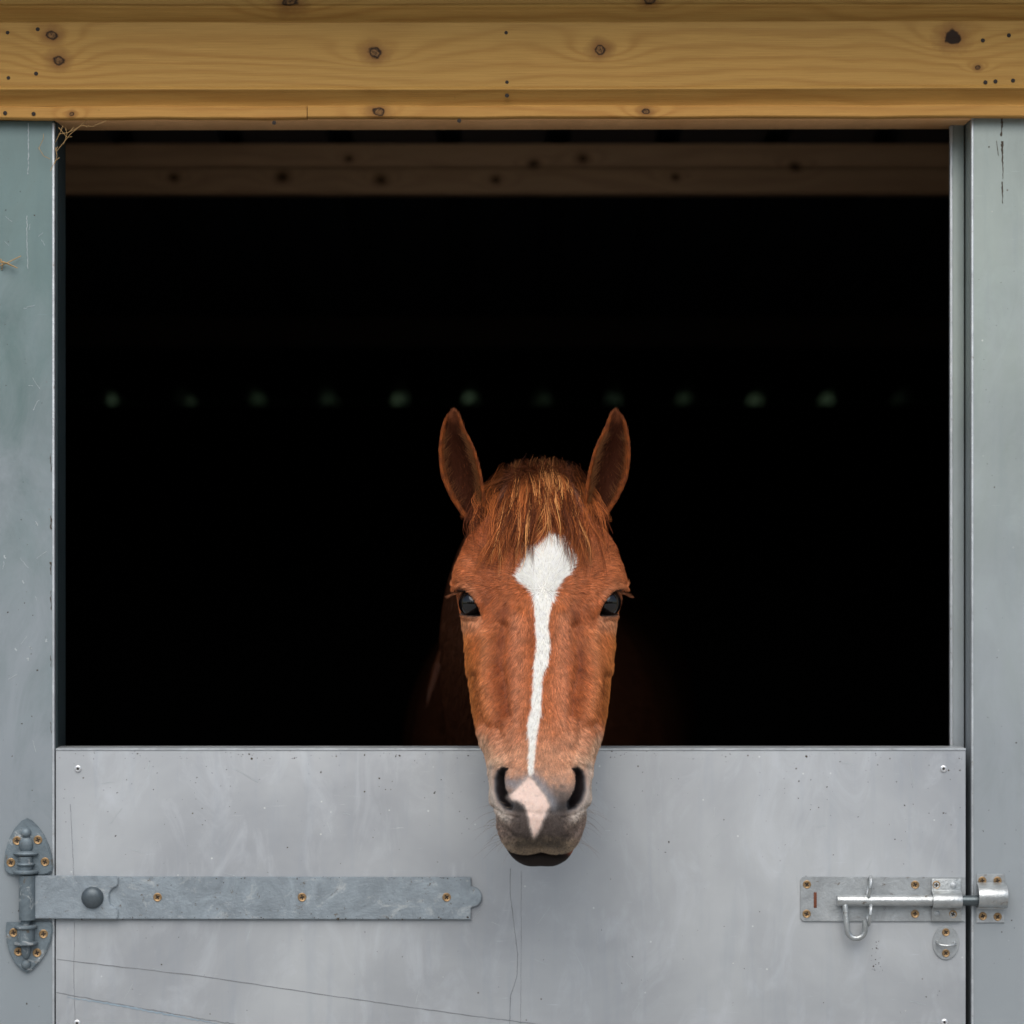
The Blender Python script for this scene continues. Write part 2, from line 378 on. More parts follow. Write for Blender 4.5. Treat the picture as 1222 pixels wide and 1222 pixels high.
# side of the front beyond the posts: boards down to the ground
for side, (x0, x1) in enumerate(((XL, pl - .262), (pr + .262, XR))):
    zt = zl(140.5); h = .115
    while zt > .1:
        b = min(h, zt - .03)
        box('pine_board', x0, x1, -.018, -.0005, zt - b + .002, zt - .002, M_WOOD, stable, .002); zt -= h
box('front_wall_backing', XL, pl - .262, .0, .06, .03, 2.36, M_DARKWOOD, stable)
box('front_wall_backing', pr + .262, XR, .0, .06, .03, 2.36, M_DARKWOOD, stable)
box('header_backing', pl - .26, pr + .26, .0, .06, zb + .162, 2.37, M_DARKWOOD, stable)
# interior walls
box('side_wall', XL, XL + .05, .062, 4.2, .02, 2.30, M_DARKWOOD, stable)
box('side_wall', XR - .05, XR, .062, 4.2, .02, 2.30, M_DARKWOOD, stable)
YB = 4.15
roof_z = lambda y: 2.232 - .1322 * (y - 1.35)
zback = roof_z(YB)
# back wall of horizontal boards, one by one
zz = .02; i = 0
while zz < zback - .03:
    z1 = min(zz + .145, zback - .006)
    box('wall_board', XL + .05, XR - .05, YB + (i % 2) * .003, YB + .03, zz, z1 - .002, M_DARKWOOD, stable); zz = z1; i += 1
# purlins, two stacked timbers at the first one
zt = roof_z(1.35) - .004
box('purlin', XL + .05, XR - .05, 1.362, 1.41, zt - .046, zt, M_PURLIN, stable, .002)
box('purlin', XL + .05, XR - .05, 1.350, 1.41, zt - .093, zt - .047, M_PURLIN, stable, .002)
zt = roof_z(2.95) - .004
box('purlin', XL + .05, XR - .05, 2.95, 3.0, zt - .075, zt, M_PURLIN_DARK, stable, .002)
# roof: box-profile sheet, ribs at 200 mm, overhanging the front
X0 = -1.115; bm = bmesh.new(); prof = []
n0 = math.floor((XL - .1 - X0) / .2); n1 = math.ceil((XR + .1 - X0) / .2)
for k in range(n0, n1):
    c = X0 + .2 * k; prof += [(c - .024, 0), (c - .015, .030), (c + .015, .030), (c + .024, 0)]
rows = []
for y in (-.24, YB + .07): rows.append([bm.verts.new((x, y, roof_z(y) + h)) for x, h in prof])
for k in range(len(prof) - 1): bm.faces.new((rows[0][k], rows[0][k + 1], rows[1][k + 1], rows[1][k]))
roof = from_bm('roof_sheet', bm, M_ROOF, stable, False)
m = roof.modifiers.new('thickness', 'SOLIDIFY'); m.thickness = .0012; m.offset = 1
# foam filler above the side and front walls is the sheet itself; eaves board outside
box('added_leak_backing', XL + .05, XR - .05, YB + .034, YB + .05, .02, zback - .012, M_DARKWOOD, stable)  # sheet added behind the boards to stop daylight leaking in
box('eaves_board', XL, XR, -.22, -.195, roof_z(-.2) - .09, roof_z(-.2) - .004, M_WOOD, stable, .003)

# ------------------------------------------------------------------ screws (shared mesh)
def screw_mesh(name, r, mats):
    bm = bmesh.new(); n = 20
    prof = [(r * 1.0, -.0006), (r, .0004), (r * .86, .0011), (r * .78, .0009), (r * .6, .0004)]
    lathe(bm, prof, (0, 0, 0), n=n)
    nf = len(bm.faces)
    for (ax, az) in ((r * .52, r * .15), (r * .15, r * .52)):
        k = len(bm.faces)
        bbox(bm, -ax, ax, -.00085 - (0 if ax > az else .00004), -.0002, -az, az)
        bm.faces.ensure_lookup_table()
        for f in bm.faces[k:]: f.material_index = 1
    me = bpy.data.meshes.new(name); bm.to_mesh(me); bm.free(); smooth(me, 30)
    for mt in mats: me.materials.append(mt)
    return me
SCREW = screw_mesh('screw', .0060, (M_BRASS, M_RECESS))
def screw(px, py, parent, y, s=1.0):
    o = bpy.data.objects.new('screw', SCREW); C.objects.link(o)
    o.parent = parent; o.matrix_parent_inverse = world_of(parent).inverted()
    p = W(px, py, y); o.location = p; o.rotation_euler = (R(random.uniform(-6, 6)), R(random.uniform(0, 90)), 0); o.scale = (s, 1, s)
    return o

# ------------------------------------------------------------------ lower stable door
dx0, dx1 = W(66.3, 0).x, W(1152.6, 0).x; dz = W(0, 894.8).z
door = empty('stable_door', ((dx0 + dx1) / 2, .02, .05))
tag(door, 'closed lower stable door of scuffed grey sheet with long strap hinge and bolt', 'door')
# panel as a fine grid so it is very slightly dished
bm = bmesh.new(); bbox(bm, dx0, dx1, .0, .044, .05, dz, .0015, 2)
panel = from_bm('door_panel', bm, M_SHEET_DOOR, door)
box('top_edge_trim', dx0, dx1, -.0010, .0452, dz - .0006, dz + .0018, M_EDGE, door, .0005)
for px, py in ((93, 917.5), (1126, 917.5), (1127, 1220), (92, 1221)):
    bm = bmesh.new(); p = W(px, py); lathe(bm, [(.0048, 0), (.0046, .0012), (.0032, .0020), (.0021, .0019), (.0018, .0008)], (p.x, 0, p.z), n=16)
    rv = from_bm('rivet', bm, M_ALU, door)
    bm = bmesh.new(); lathe(bm, [(.0017, 0), (.0015, .0012)], (p.x, 0, p.z), n=10)
    from_bm('rivet_core', bm, M_RECESS, rv)
# creases and scratches as very thin raised strips
def strip(bm, pts, w, y=-.0003):
    prev = None
    P = [W(a, b) for a, b in pts]
    for i, p in enumerate(P):
        t = (P[min(i + 1, len(P) - 1)] - P[max(i - 1, 0)]).normalized(); nrm = Vector((-t.z, 0, t.x)); ww = (w if not hasattr(w, '__len__') else w[i]) / 2 * random.uniform(.6, 1.3)
        a, b = bm.verts.new((p + nrm * ww).to_tuple()[:1] + (y,) + ((p + nrm * ww).z,)), bm.verts.new(((p - nrm * ww).x, y, (p - nrm * ww).z))
        if prev: bm.faces.new((prev[0], a, b, prev[1]))
        prev = (a, b)
def wander(pts, n, amp):
    xs = np.linspace(0, len(pts) - 1, n); P = np.array(pts, float)
    X = np.interp(xs, range(len(pts)), P[:, 0]); Z = np.interp(xs, range(len(pts)), P[:, 1])
    return [(x + random.uniform(-amp, amp), z + random.uniform(-amp, amp)) for x, z in zip(X, Z)]
bm = bmesh.new()
strip(bm, wander([(68, 1145), (240, 1165), (400, 1189), (560, 1212), (640, 1222), (700, 1232)], 90, .35), .0010)
strip(bm, wander([(609, 1036), (608.5, 1062), (613, 1100), (618, 1140), (617, 1165), (609, 1190), (608, 1240)], 60, .3), .0008)
strip(bm, wander([(67, 1184), (150, 1200), (230, 1214), (290, 1224)], 50, .6), .0010)
strip(bm, wander([(84, 960), (86, 1000), (88, 1045)], 24, .3), .0005)
strip(bm, wander([(89, 1100), (88, 1160), (90, 1240)], 24, .3), .0005)
strip(bm, wander([(622, 1040), (622, 1130), (621, 1240)], 30, .2), .0004)
from_bm('crease', bm, M_CREASE, door, False)['kind'] = 'stuff'
bm = bmesh.new()
strip(bm, wander([(80, 1190), (120, 1196), (170, 1205), (215, 1213), (260, 1222)], 60, .8), [.0005 + .0022 * math.sin(math.pi * i / 59) for i in range(60)], -.00045)
from_bm('scuff_mark', bm, M_SCUFF, door, False)
bm = bmesh.new()
for k in range(46):
    x = random.uniform(90, 1130); y = random.uniform(905, 1215); a = random.gauss(.2, .9); L = abs(random.gauss(0, 14)) + 4
    strip(bm, wander([(x, y), (x + L * math.cos(a), y + L * math.sin(a) + random.uniform(-2, 2))], 6, .4), .0004, -.0004)
from_bm('scratch', bm, M_CHALK, door, False)['kind'] = 'stuff'
def specks(parent, n, x0, x1, y0, y1, seed, smax=.0016, Y=0.0, bias=None):
    r = random.Random(seed); bm = bmesh.new()
    for k in range(n):
        x = r.uniform(x0, x1); y = r.uniform(y0, y1) if bias is None or r.random() < .45 else y0 + abs(r.gauss(0, bias))
        if not (y0 < y < y1): continue
        p = W(x, y, Y); s = r.uniform(.0003, .0009) if r.random() < .85 else r.uniform(.0008, smax)
        a0 = r.uniform(0, 6.28); el = r.uniform(.4, 1)
        c = bm.verts.new((p.x, Y - .0006, p.z)); ring = []
        for j in range(6):
            a = j * math.pi / 3; rr = s * r.uniform(.6, 1.2); dx = rr * math.cos(a); dzz = rr * el * math.sin(a)
            ring.append(bm.verts.new((p.x + dx * math.cos(a0) - dzz * math.sin(a0), Y - .00015, p.z + dx * math.sin(a0) + dzz * math.cos(a0))))
        for j in range(6): bm.faces.new((c, ring[j], ring[(j + 1) % 6]))
    o = from_bm('dirt_speck', bm, M_DIRT, parent, False); o['kind'] = 'stuff'; return o
specks(door, 300, 70, 1148, 899, 1215, 1, bias=60)
specks(door, 110, 70, 1150, 896, 906, 11, .0020)
specks(door, 26, 1022 + 18, 1022 + 32, 1118, 1160, 5, .0022)
specks(stable, 60, 3, 60, 160, 1215, 2)
specks(stable, 45, 1164, 1218, 142, 1215, 3)
bm = bmesh.new()   # black drip marks on the right post, chipped edge marks on the left one
strip(bm, wander([(1195, 140), (1195.5, 150), (1194.5, 163)], 14, .6), [.004 * random.uniform(.2, 1) for _ in range(14)], -.0004)
strip(bm, wander([(1196, 168), (1196, 185), (1197, 214)], 22, .5), [.0035 * (1 - i / 25) for i in range(22)], -.0004)
strip(bm, wander([(1196, 217), (1196.5, 243)], 12, .4), [.0022 * (1 - i / 16) for i in range(12)], -.0004)
strip(bm, wander([(1189, 168), (1191.5, 186)], 8, .2), .0009, -.0004)
strip(bm, wander([(1161, 139), (1190, 138.6), (1222, 139)], 30, .5), .0010, -.0004)
for a, b, w in ((541, 563, .0012), (615, 632, .0022), (671, 686, .0026), (705, 728, .0013), (782, 796, .0010), (862, 874, .0008)):
    strip(bm, wander([(60.5, a), (61, b)], 9, .6), [w * random.uniform(.3, 1.2) for _ in range(9)], -.0018 if False else -.0005)
from_bm('stain_mark', bm, M_DIRT, stable, False)['kind'] = 'stuff'
bm = bmesh.new()
strip(bm, wander([(34, 147), (34, 175), (33.5, 208)], 26, .5), [.0016 * random.uniform(.1, 1) for _ in range(26)], -.0004)
strip(bm, wander([(32, 258), (33, 320)], 26, .6), .0008, -.0004)
for k in range(16):
    x, y = random.uniform(2, 50), random.uniform(250, 900); strip(bm, wander([(x, y), (x + random.uniform(-12, 14), y + random.uniform(-14, 14))], 6, .6), .0005, -.0004)
for k in range(7):
    x, y = random.uniform(2, 55), random.uniform(600, 800); strip(bm, wander([(x, y), (x + 2, y + 3)], 5, 1.2), .0015, -.0004)
from_bm('scratch', bm, M_CHALK, stable, False)['kind'] = 'stuff'

# ---- strap hinge (moves with the door)
def arcpts(cx, cy, r, a0, a1, n): return [(cx + r * math.cos(R(a0 + (a1 - a0) * i / n)), cy + r * math.sin(R(a0 + (a1 - a0) * i / n))) for i in range(n + 1)]
def Pz(pts, y): return [(W(a, b, y).x, W(a, b, y).z) for a, b in pts]
y2 = -.0062
strap_pts = [(60, 1046.2), (562, 1047), (562, 1057.5), (563.5, 1058)] + arcpts(562.8, 1070.3, 12, -86, 86, 12) + [(563.5, 1082.6), (562, 1083.5), (561.5, 1097.3), (60, 1096.8)]
strap = plate('strap_hinge', Pz(strap_pts, y2), y2, -y2 - .0006, M_GALV, door, .0009)
y1 = -.0112
lay = [(41, 1045), (138.5, 1045.8), (140.5, 1047.5), (140.5, 1055.5), (138.5, 1058)] + [(139 - 9.5 * math.sin(t) , 1071 - 12.5 * math.cos(t)) for t in [math.pi * i / 12 for i in range(1, 12)]] + [(138.5, 1083.5), (140.5, 1086), (140.5, 1094.5), (138.5, 1096.8), (41, 1096.3)]
plate('hinge_leaf', Pz(lay, y1), y1, y2 - y1 - .0003, M_GALV, strap, .0009)
# knuckle barrel
bm = bmesh.new(); c = W(32.2, 0, -.012).x
tube(bm, [(c, -.010, W(0, 1044.5, -.01).z), (c, -.010, W(0, 1097.4, -.01).z)], .0112, 28)
from_bm('hinge_knuckle', bm, M_GALV_CAST, strap)
bm = bmesh.new(); p = W(110.5, 1071, y1); lathe(bm, [(.0150, 0), (.0152, .002), (.0142, .0052), (.0115, .0080), (.0075, .0098), (.003, .0105)], (p.x, y1, p.z), n=32)
from_bm('domed_bolt_head', bm, M_BOLT, strap)
for px in (188, 360.5, 533): screw(px, 1070.7, strap, y2 - .0002)
specks(strap, 90, 66, 560, 1094.5, 1097.5, 21, .0018, y2)
specks(strap, 45, 145, 560, 1046.5, 1049, 22, .0013, y2)
specks(strap, 40, 145, 560, 1050, 1094, 23, .0010, y2)
# ---- hinge brackets screwed to the left post
def bracket(pts, y, up):
    o = plate('hinge_bracket', Pz(pts, y), y, .0055, M_GALV_CAST, stable, .0016); return o
ub = [(32, 976.5), (38, 980), (45, 987), (52, 997), (58, 1010), (62, 1024), (63.3, 1034), (62, 1039.5), (58, 1042.8), (50, 1044.6), (14, 1044.6), (8.5, 1042.5), (5.3, 1038), (4.4, 1030), (6, 1016), (10, 1002), (17, 989), (25, 980)]
lb = [(7.5, 1101), (60, 1100.6), (62.6, 1104), (62.8, 1112), (60, 1124), (55, 1136), (47, 1148), (39, 1157), (32, 1161), (25, 1157.5), (17, 1149), (11, 1137), (7.4, 1124), (6.4, 1110)]
b1 = bracket(ub, -.0062, True); b1['label'] = 'upper leaf-shaped hinge bracket with four screws'
b2 = bracket(lb, -.0062, False); b2['label'] = 'lower leaf-shaped hinge bracket pointing down'
cx = W(32, 0).x; zc = lambda py: W(0, py, -.008).z
bm = bmesh.new()
lathe(bm, [(.0072, 0), (.0070, .003), (.0055, .0062), (.0030, .0080), (.001, .0085)], (cx, -.0062, zc(993.5)), n=18)                      # round boss
bmesh.ops.create_uvsphere(bm, u_segments=18, v_segments=10, radius=1, matrix=Matrix.Translation((cx, -.0085, zc(1018.5))) @ Matrix.Diagonal((.0175, .0095, .0042, 1)))
bmesh.ops.create_uvsphere(bm, u_segments=18, v_segments=10, radius=1, matrix=Matrix.Translation((cx, -.0070, zc(1008))) @ Matrix.Diagonal((.0100, .0065, .012, 1)))
tube(bm, [(cx, -.008, zc(1022)), (cx, -.008, zc(1046))], .0095, 20)
lathe(bm, [(.0150, -.0028), (.0172, -.001), (.0172, .001), (.0150, .0028)], (cx, -.0085, zc(1040)), axis='z', n=26)
lathe(bm, [(.0110, -.002), (.0126, 0), (.0110, .002)], (cx, -.0085, zc(1031)), axis='z', n=22)
from_bm('pintle', bm, M_GALV_CAST, b1)
bm = bmesh.new()
tube(bm, [(cx, -.009, zc(1096)), (cx, -.009, zc(1106))], .0066, 20)
lathe(bm, [(.0138, -.0026), (.0158, -.001), (.0158, .001), (.0138, .0026)], (cx, -.0085, zc(1105.5)), axis='z', n=26)
tube(bm, [(cx, -.008, zc(1107)), (cx, -.008, zc(1124))], .0120, 22)
lathe(bm, [(.0138, -.0024), (.0168, -.001), (.0168, .001), (.0138, .0024)], (cx, -.0085, zc(1125)), axis='z', n=26)
bmesh.ops.create_uvsphere(bm, u_segments=16, v_segments=10, radius=1, matrix=Matrix.Translation((cx, -.0068, zc(1133))) @ Matrix.Diagonal((.0070, .0055, .014, 1)))
bmesh.ops.create_uvsphere(bm, u_segments=16, v_segments=10, radius=1, matrix=Matrix.Translation((cx, -.0070, zc(1151))) @ Matrix.Diagonal((.0068, .0050, .0068, 1)))
from_bm('pintle', bm, M_GALV_CAST, b2)
for px, py in ((20.3, 1003.2), (45.2, 1002.3), (13, 1029.3), (53.7, 1028.5)): screw(px, py, b1, -.0064)
for px, py in ((16.2, 1113), (51.9, 1114.5), (22, 1135.6), (44.2, 1137)): screw(px, py, b2, -.0064)

# ---- sliding bolt on the door
yb = -.0028
bp = [(1152.0, 1047), (1152.0, 1099.8)] + arcpts(960.5, 1094.5, 5.2, 90, 180, 5) + arcpts(960.5, 1051.5, 5.2, 180, 270, 5)
bolt = plate('bolt_plate', Pz(bp, yb), yb, -yb - .0004, M_ZINC_PLATE, door, .0006)
bolt['label'] = 'rectangular back plate of the sliding bolt'
bm = bmesh.new(); cy = 1074.8; zr = W(0, cy, -.014).z; yr = -.0125
tube(bm, [(W(998.6, 0, yr).x, yr, zr), (W(999.2, 0, yr).x, yr, zr), (W(1147, 0, yr).x, yr, zr)], [.0070, .0076, .0076], 24)
from_bm('bolt_rod', bm, M_ZINC, bolt)
bm = bmesh.new(); tube(bm, [(W(1146, 0, yr).x, yr, zr), (W(1170, 0, yr).x, yr, zr)], .0072, 24)
from_bm('bolt_tip', bm, M_STEEL_DARK, bolt)
# J-shaped handle hanging from the rod
bm = bmesh.new(); J = [(1008.5, 1076)] + [(1009.5, 1090), (1010.5, 1104)] + arcpts(1021.5, 1108.5, 10.5, 165, 15, 10) + [(1032, 1102), (1031.5, 1097)]
tube(bm, [(W(a, b, yr - .004).x, yr - .002 - .004 * min(1, max(0, (b - 1076) / 20)), W(a, b, yr).z) for a, b in J], [.0040] * (len(J) - 1) + [.0034], 14)
from_bm('bolt_handle', bm, M_ZINC, bolt)
# turn-down staple, an oval eye seen edge-on
for zc0, zc1, w in ((1046, 1071, .0038), (1078, 1103.5, .0038)):
    bm = bmesh.new(); x = W(1037, 0, -.01).x; za, zb_ = W(0, zc0, -.01).z, W(0, zc1, -.01).z; hm, hh = (za + zb_) / 2, (za - zb_) / 2
    ring = [(x + .0018 * math.sin(t), -.0125 - .0115 * math.cos(t) * 1.0, hm + hh * math.sin(t)) for t in [2 * math.pi * i / 20 for i in range(21)]]
    tube(bm, ring, .0024, 10, False)
    from_bm('padlock_eye', bm, M_ZINC, bolt)
# rust slot
box('rust_slot', W(970.8, 0).x, W(974.4, 0).x, yb - .0006, yb + .0004, W(0, 1083).z, W(0, 1064.5).z, M_RUST, bolt, .0002)
# guide saddle
def saddle(name, x0, x1, z_c, r, fl, y0, mat, parent, th=.0022, hx=None):
    prof = [(z_c + fl, y0)]
    prof += [(z_c + r + .002, y0)]
    for i in range(13):
        t = math.pi * i / 12; prof.append((z_c + r * math.cos(t), y0 - .004 - (r + .003) * math.sin(t)))
    prof += [(z_c - r - .002, y0), (z_c - fl, y0)]
    bm = bmesh.new(); n = len(prof)
    def ring(x, d): return [bm.verts.new((x, y - d, z)) for z, y in prof]
    a, b = ring(x0, th), ring(x1, th)
    for k in range(n - 1): bm.faces.new((a[k], b[k], b[k + 1], a[k + 1]))
    r_ = bmesh.ops.recalc_face_normals(bm, faces=bm.faces)
    o = from_bm(name, bm, mat, parent); md = o.modifiers.new('thickness', 'SOLIDIFY'); md.thickness = th; md.offset = 0
    mb = o.modifiers.new('edge', 'BEVEL'); mb.width = .0004; mb.segments = 2
    return o
saddle('guide_bracket', W(1111.5, 0, -.005).x, W(1146.5, 0, -.005).x, zr, .0105, .0290, yb - .0010, M_ZINC, bolt)
for px, py in ((963, 1055.5), (962.6, 1090.5), (1092, 1055.8), (1092, 1090.5)): screw(px, py, bolt, yb - .0002, .95)
for px, py in ((1117.4, 1056), (1137.2, 1090.8)): screw(px, py, bolt, yb - .0036, .95)
bm = bmesh.new()
for px, py in ((1137.5, 1057), (1118, 1090.5)):
    p = W(px, py, -.005); lathe(bm, [(.0050, 0), (.0046, .0022), (.0025, .0034), (.001, .0036)], (p.x, yb - .0020, p.z), n=16)
from_bm('rivet', bm, M_ZINC_PLATE, bolt)['kind'] = 'stuff'
# oval staple plate
yo = -.0022; oc = W(1128.7, 1124.6)
oval = plate('oval_staple_plate', [(oc.x + .0182 * math.cos(t), oc.z + .0238 * math.sin(t)) for t in [2 * math.pi * i / 36 for i in range(36)]], yo, -yo - .0004, M_ZINC_PLATE, door, .0006)
bm = bmesh.new(); tube(bm, [(oc.x - .0125, yo + .001, oc.z + .0018), (oc.x - .0122, yo - .006, oc.z - .0003), (oc.x - .008, yo - .0095, oc.z - .0022), (oc.x, yo - .0105, oc.z - .0030), (oc.x + .008, yo - .0095, oc.z - .0022), (oc.x + .0115, yo - .006, oc.z - .0012), (oc.x + .0118, yo + .001, oc.z)], .0020, 12)
from_bm('staple', bm, M_ZINC, oval)
for py in (1112.5, 1137.5): screw(1128.8, py, oval, yo - .0002, .9)
# keeper on the right post
yk = -.0028
kp_ = [(1165.3, 1043.3), (1198.6, 1042.8), (1198.6, 1101.3), (1165.3, 1101.3)]
keep = plate('bolt_keeper', Pz(kp_, yk), yk, -yk - .0004, M_ZINC_PLATE, stable, .0008)
saddle('keeper_barrel', W(1167.5, 0, -.02).x, W(1202.0, 0, -.02).x, W(0, 1070.5, -.02).z, .0150, .0170, yk - .0011, M_ZINC, keep, .0026)
for px, py in ((1172.3, 1051), (1190.5, 1051), (1172.8, 1093.3), (1190.5, 1094)): screw(px, py, keep, yk - .0002, .95)

# ------------------------------------------------------------------ straw and cobweb scraps
def fibres(name, curves, r, mat, label, cat, base):
    o = None; bm = bmesh.new()
    for pts in curves: tube(bm, pts, r, 5)
    for v in bm.verts: v.co -= Vector(base)
    o = from_bm(name, bm, mat); o.location = base
    return tag(o, label, cat)
fibres('straw', [[W(-3, 318, -.003), W(8, 314, -.008), W(25, 305.5, -.006)], [W(0, 311, -.004), W(10, 314.5, -.012), W(21, 320, -.010)], [W(-6, 313, -.002), W(4, 313, -.009), W(20, 319.5, -.008)], [W(2, 322, -.001), W(3, 316, -.008), W(1, 309, -.006)]],
       .0007, M_STRAW, 'wisp of dry straw snagged on the left grey post', 'straw', W(8, 314, -.002))
cw = []
for a in [((60, 204), (66, 192), (71, 188)), ((65, 196), (68, 186), (66, 176)), ((68, 180), (84, 160), (104, 143)), ((112, 150), (120, 147), (127, 144)), ((46, 178), (52, 165), (52, 160)), ((70, 160), (82, 158), (88, 152)), ((66, 170), (72, 158), (75, 150)), ((76, 172), (80, 160), (78, 152)), ((60, 190), (52, 186), (46, 176)), ((84, 157), (97, 150), (112, 151)), ((68, 186), (67, 178), (69, 175)), ((99, 148), (104, 152), (106, 148)), ((70, 152), (80, 164), (86, 163))]:
    y = random.uniform(-.012, .004) - .006; cw.append([W(a[0][0], a[0][1], y), W(a[1][0], a[1][1], y - .004), W(a[2][0], a[2][1], y)])
fibres('cobweb', cw, .0004, M_STRAW, 'dusty cobweb and straw scrap in the top left door corner', 'cobweb', W(70, 170, .0))

# ------------------------------------------------------------------ hedge behind the stable (seen through the roof ribs)
r = random.Random(4)
hedge = empty('hedge', (.3, 5.6, 0)); tag(hedge, 'green hedge glimpsed through the slots under the rear roof edge', 'hedge')
vv, ff = [], []
for k in range(52000):
    x = r.uniform(-3.4, 4.2); z = r.uniform(.1, 3.2) if k % 2 else r.uniform(1.2, 2.3) ; y = 5.6 + r.gauss(0, .28) + .25 * math.sin(x * 2.1 + z)
    n = Vector((r.gauss(0, 1), r.gauss(0, 1), r.gauss(0, 1))).normalized(); t = n.orthogonal().normalized() * r.uniform(.045, .085); b = n.cross(t) * .55
    c = Vector((x, y, z)); i = len(vv); vv += [c - t, c + b, c + t, c - b]; ff.append((i, i + 1, i + 2, i + 3))
me = bpy.data.meshes.new('foliage'); me.from_pydata([tuple(v) for v in vv], [], ff); link('foliage', me, M_LEAF, hedge)['kind'] = 'stuff'
bm = bmesh.new()
for k in range(30):
    x = -3.4 + k * .26; tube(bm, [(x, 5.6, 0), (x + .1, 5.65, 1.2), (x - .05, 5.5, 2.6)], [.03, .02, .008], 6)
from_bm('stem', bm, M_TWIG, hedge)['kind'] = 'stuff'

unseen_grove = empty('unseen_tree_row', (0, -26, 0)); tag(unseen_grove, 'unseen row of leafy trees added to darken the eye reflections', 'trees')  # never in view, added to darken the eye reflection and tint the posts
vv, ff = [], []
for k in range(9000):
    x = r.uniform(-30, 30); z = .3 + 7.5 * r.random() * (.75 + .25 * math.sin(x * .7)); y = -26 + r.gauss(0, 1.6)
    n = Vector((r.gauss(0, 1), r.gauss(0, 1), r.gauss(0, 1))).normalized(); t_ = n.orthogonal().normalized() * r.uniform(.35, .6); b = n.cross(t_) * .6
    c = Vector((x, y, z)); i = len(vv); vv += [c - t_, c + b, c + t_, c - b]; ff.append((i, i + 1, i + 2, i + 3))
me = bpy.data.meshes.new('foliage'); me.from_pydata([tuple(v) for v in vv], [], ff); link('foliage', me, M_LEAF, unseen_grove)['kind'] = 'stuff'
bm = bmesh.new()
for k in range(12):
    x = -28 + k * 5; tube(bm, [(x, -26, 0), (x + .2, -26, 2.5), (x, -26, 6)], [.3, .22, .06], 8)
from_bm('trunk', bm, M_TWIG, unseen_grove)['kind'] = 'stuff'

# ------------------------------------------------------------------ HORSE
def vnoise(P, scale, seed=0):
    """smooth value noise of (N,2|3) points, -1..1"""
    P = np.asarray(P, float) * scale; F = np.floor(P).astype(np.int64); T = P - F; T = T * T * (3 - 2 * T); D_ = P.shape[1]
    out = np.zeros(len(P))
    for c in range(2 ** D_):
        w = np.ones(len(P)); h = np.full(len(P), seed * 7919 + 13, np.int64)
        for d in range(D_):
            b = (c >> d) & 1; w *= T[:, d] if b else 1 - T[:, d]; h = (h * 1103515245 + (F[:, d] + b) * (374761393, 668265263, 2147483647 // 3)[d]) & 0x7fffffff
        h = (h ^ (h >> 13)) * 1274126177 & 0x7fffffff; h = h ^ (h >> 16)
        out += w * ((h % 10007) / 10007.0)
    return out * 2 - 1
def project(P):
    """where a point stands on the face as seen from straight in front, used only as face coordinates"""
    s = K * (DIST + P[:, 1]) / DIST
    return np.stack([611 + P[:, 0] / s, 611 - (P[:, 2] - EYE) / s], 1)
def seg_dist(Q, pts, closed=False):
    pts = np.array(pts, float); best = np.full(len(Q), 1e9)
    m = len(pts) if closed else len(pts) - 1
    for i in range(m):
        a, b = pts[i], pts[(i + 1) % len(pts)]; ab = b - a; t = np.clip(((Q - a) @ ab) / (ab @ ab + 1e-12), 0, 1)
        best = np.minimum(best, np.linalg.norm(Q - a - t[:, None] * ab, axis=1))
    return best
def inside(Q, pts):
    pts = np.array(pts, float); c = np.zeros(len(Q), bool); j = len(pts) - 1
    for i in range(len(pts)):
        xi, yi = pts[i]; xj, yj = pts[j]
        c ^= ((yi > Q[:, 1]) != (yj > Q[:, 1])) & (Q[:, 0] < (xj - xi) * (Q[:, 1] - yi) / (yj - yi + 1e-12) + xi); j = i
    return c
def sdist(Q, pts): d = seg_dist(Q, pts, True); return np.where(inside(Q, pts), -d, d)
def sstep(a, b, x): t = np.clip((x - a) / (b - a), 0, 1); return t * t * (3 - 2 * t)
MX = 644.5
def both(Q): q = Q.copy(); q[:, 0] = MX - np.abs(Q[:, 0] - MX); return q     # fold onto the viewer's left half
PITCH = R(33)
A = np.array([0, -math.sin(PITCH), -math.cos(PITCH)]); Dp = np.array([0, math.cos(PITCH), -math.sin(PITCH)]); Xv = np.array([1., 0, 0])
HX = (MX - 611.2) * K * .952
ORG = np.array([HX, -.075, W(0, 566, -.06).z])
def tab(a, xs, ys):
    xs = np.array(xs); ys = np.array(ys); fine = np.linspace(xs[0], xs[-1], 600); y = np.interp(fine, xs, ys)
    k = np.hanning(37); k /= k.sum(); yp = np.concatenate([np.full(18, y[0]) + (np.arange(-18, 0)) * (y[1] - y[0]), y, np.full(18, y[-1]) + np.arange(1, 19) * (y[-1] - y[-2])])
    return np.interp(a, fine, np.convolve(yp, k, 'valid'))
AT = [-.06, -.03, .0, .05, .09, .125, .15, .18, .21, .26, .31, .35, .39, .42, .45, .47]
W_T = [.040, .050, .058, .080, .106, .1130, .1110, .1050, .0990, .0950, .0890, .0810, .0708, .0632, .0610, .0622]
D0T = [.055, .034, .013, -.003, -.006, -.007, -.006, -.003, .000, .002, .002, .001, .0, .0, .0, .002]
DMT = [.11, .095, .085, .075, .066, .060, .058, .062, .068, .078, .080, .076, .068, .060, .056, .056]
D1T = [.17, .18, .19, .215, .235, .245, .248, .245, .238, .222, .198, .176, .155, .142, .134, .132]
NF = [2.1, 2.1, 2.2, 2.4, 2.6, 2.8, 2.8, 2.6, 2.3, 2.15, 2.1, 2.15, 2.25, 2.4, 2.5, 2.5]
NB = [2.0, 2.0, 2.0, 2.0, 2.0, 2.0, 2.0, 2.0, 1.9, 1.8, 1.8, 1.8, 1.9, 2.2, 2.6, 2.7]
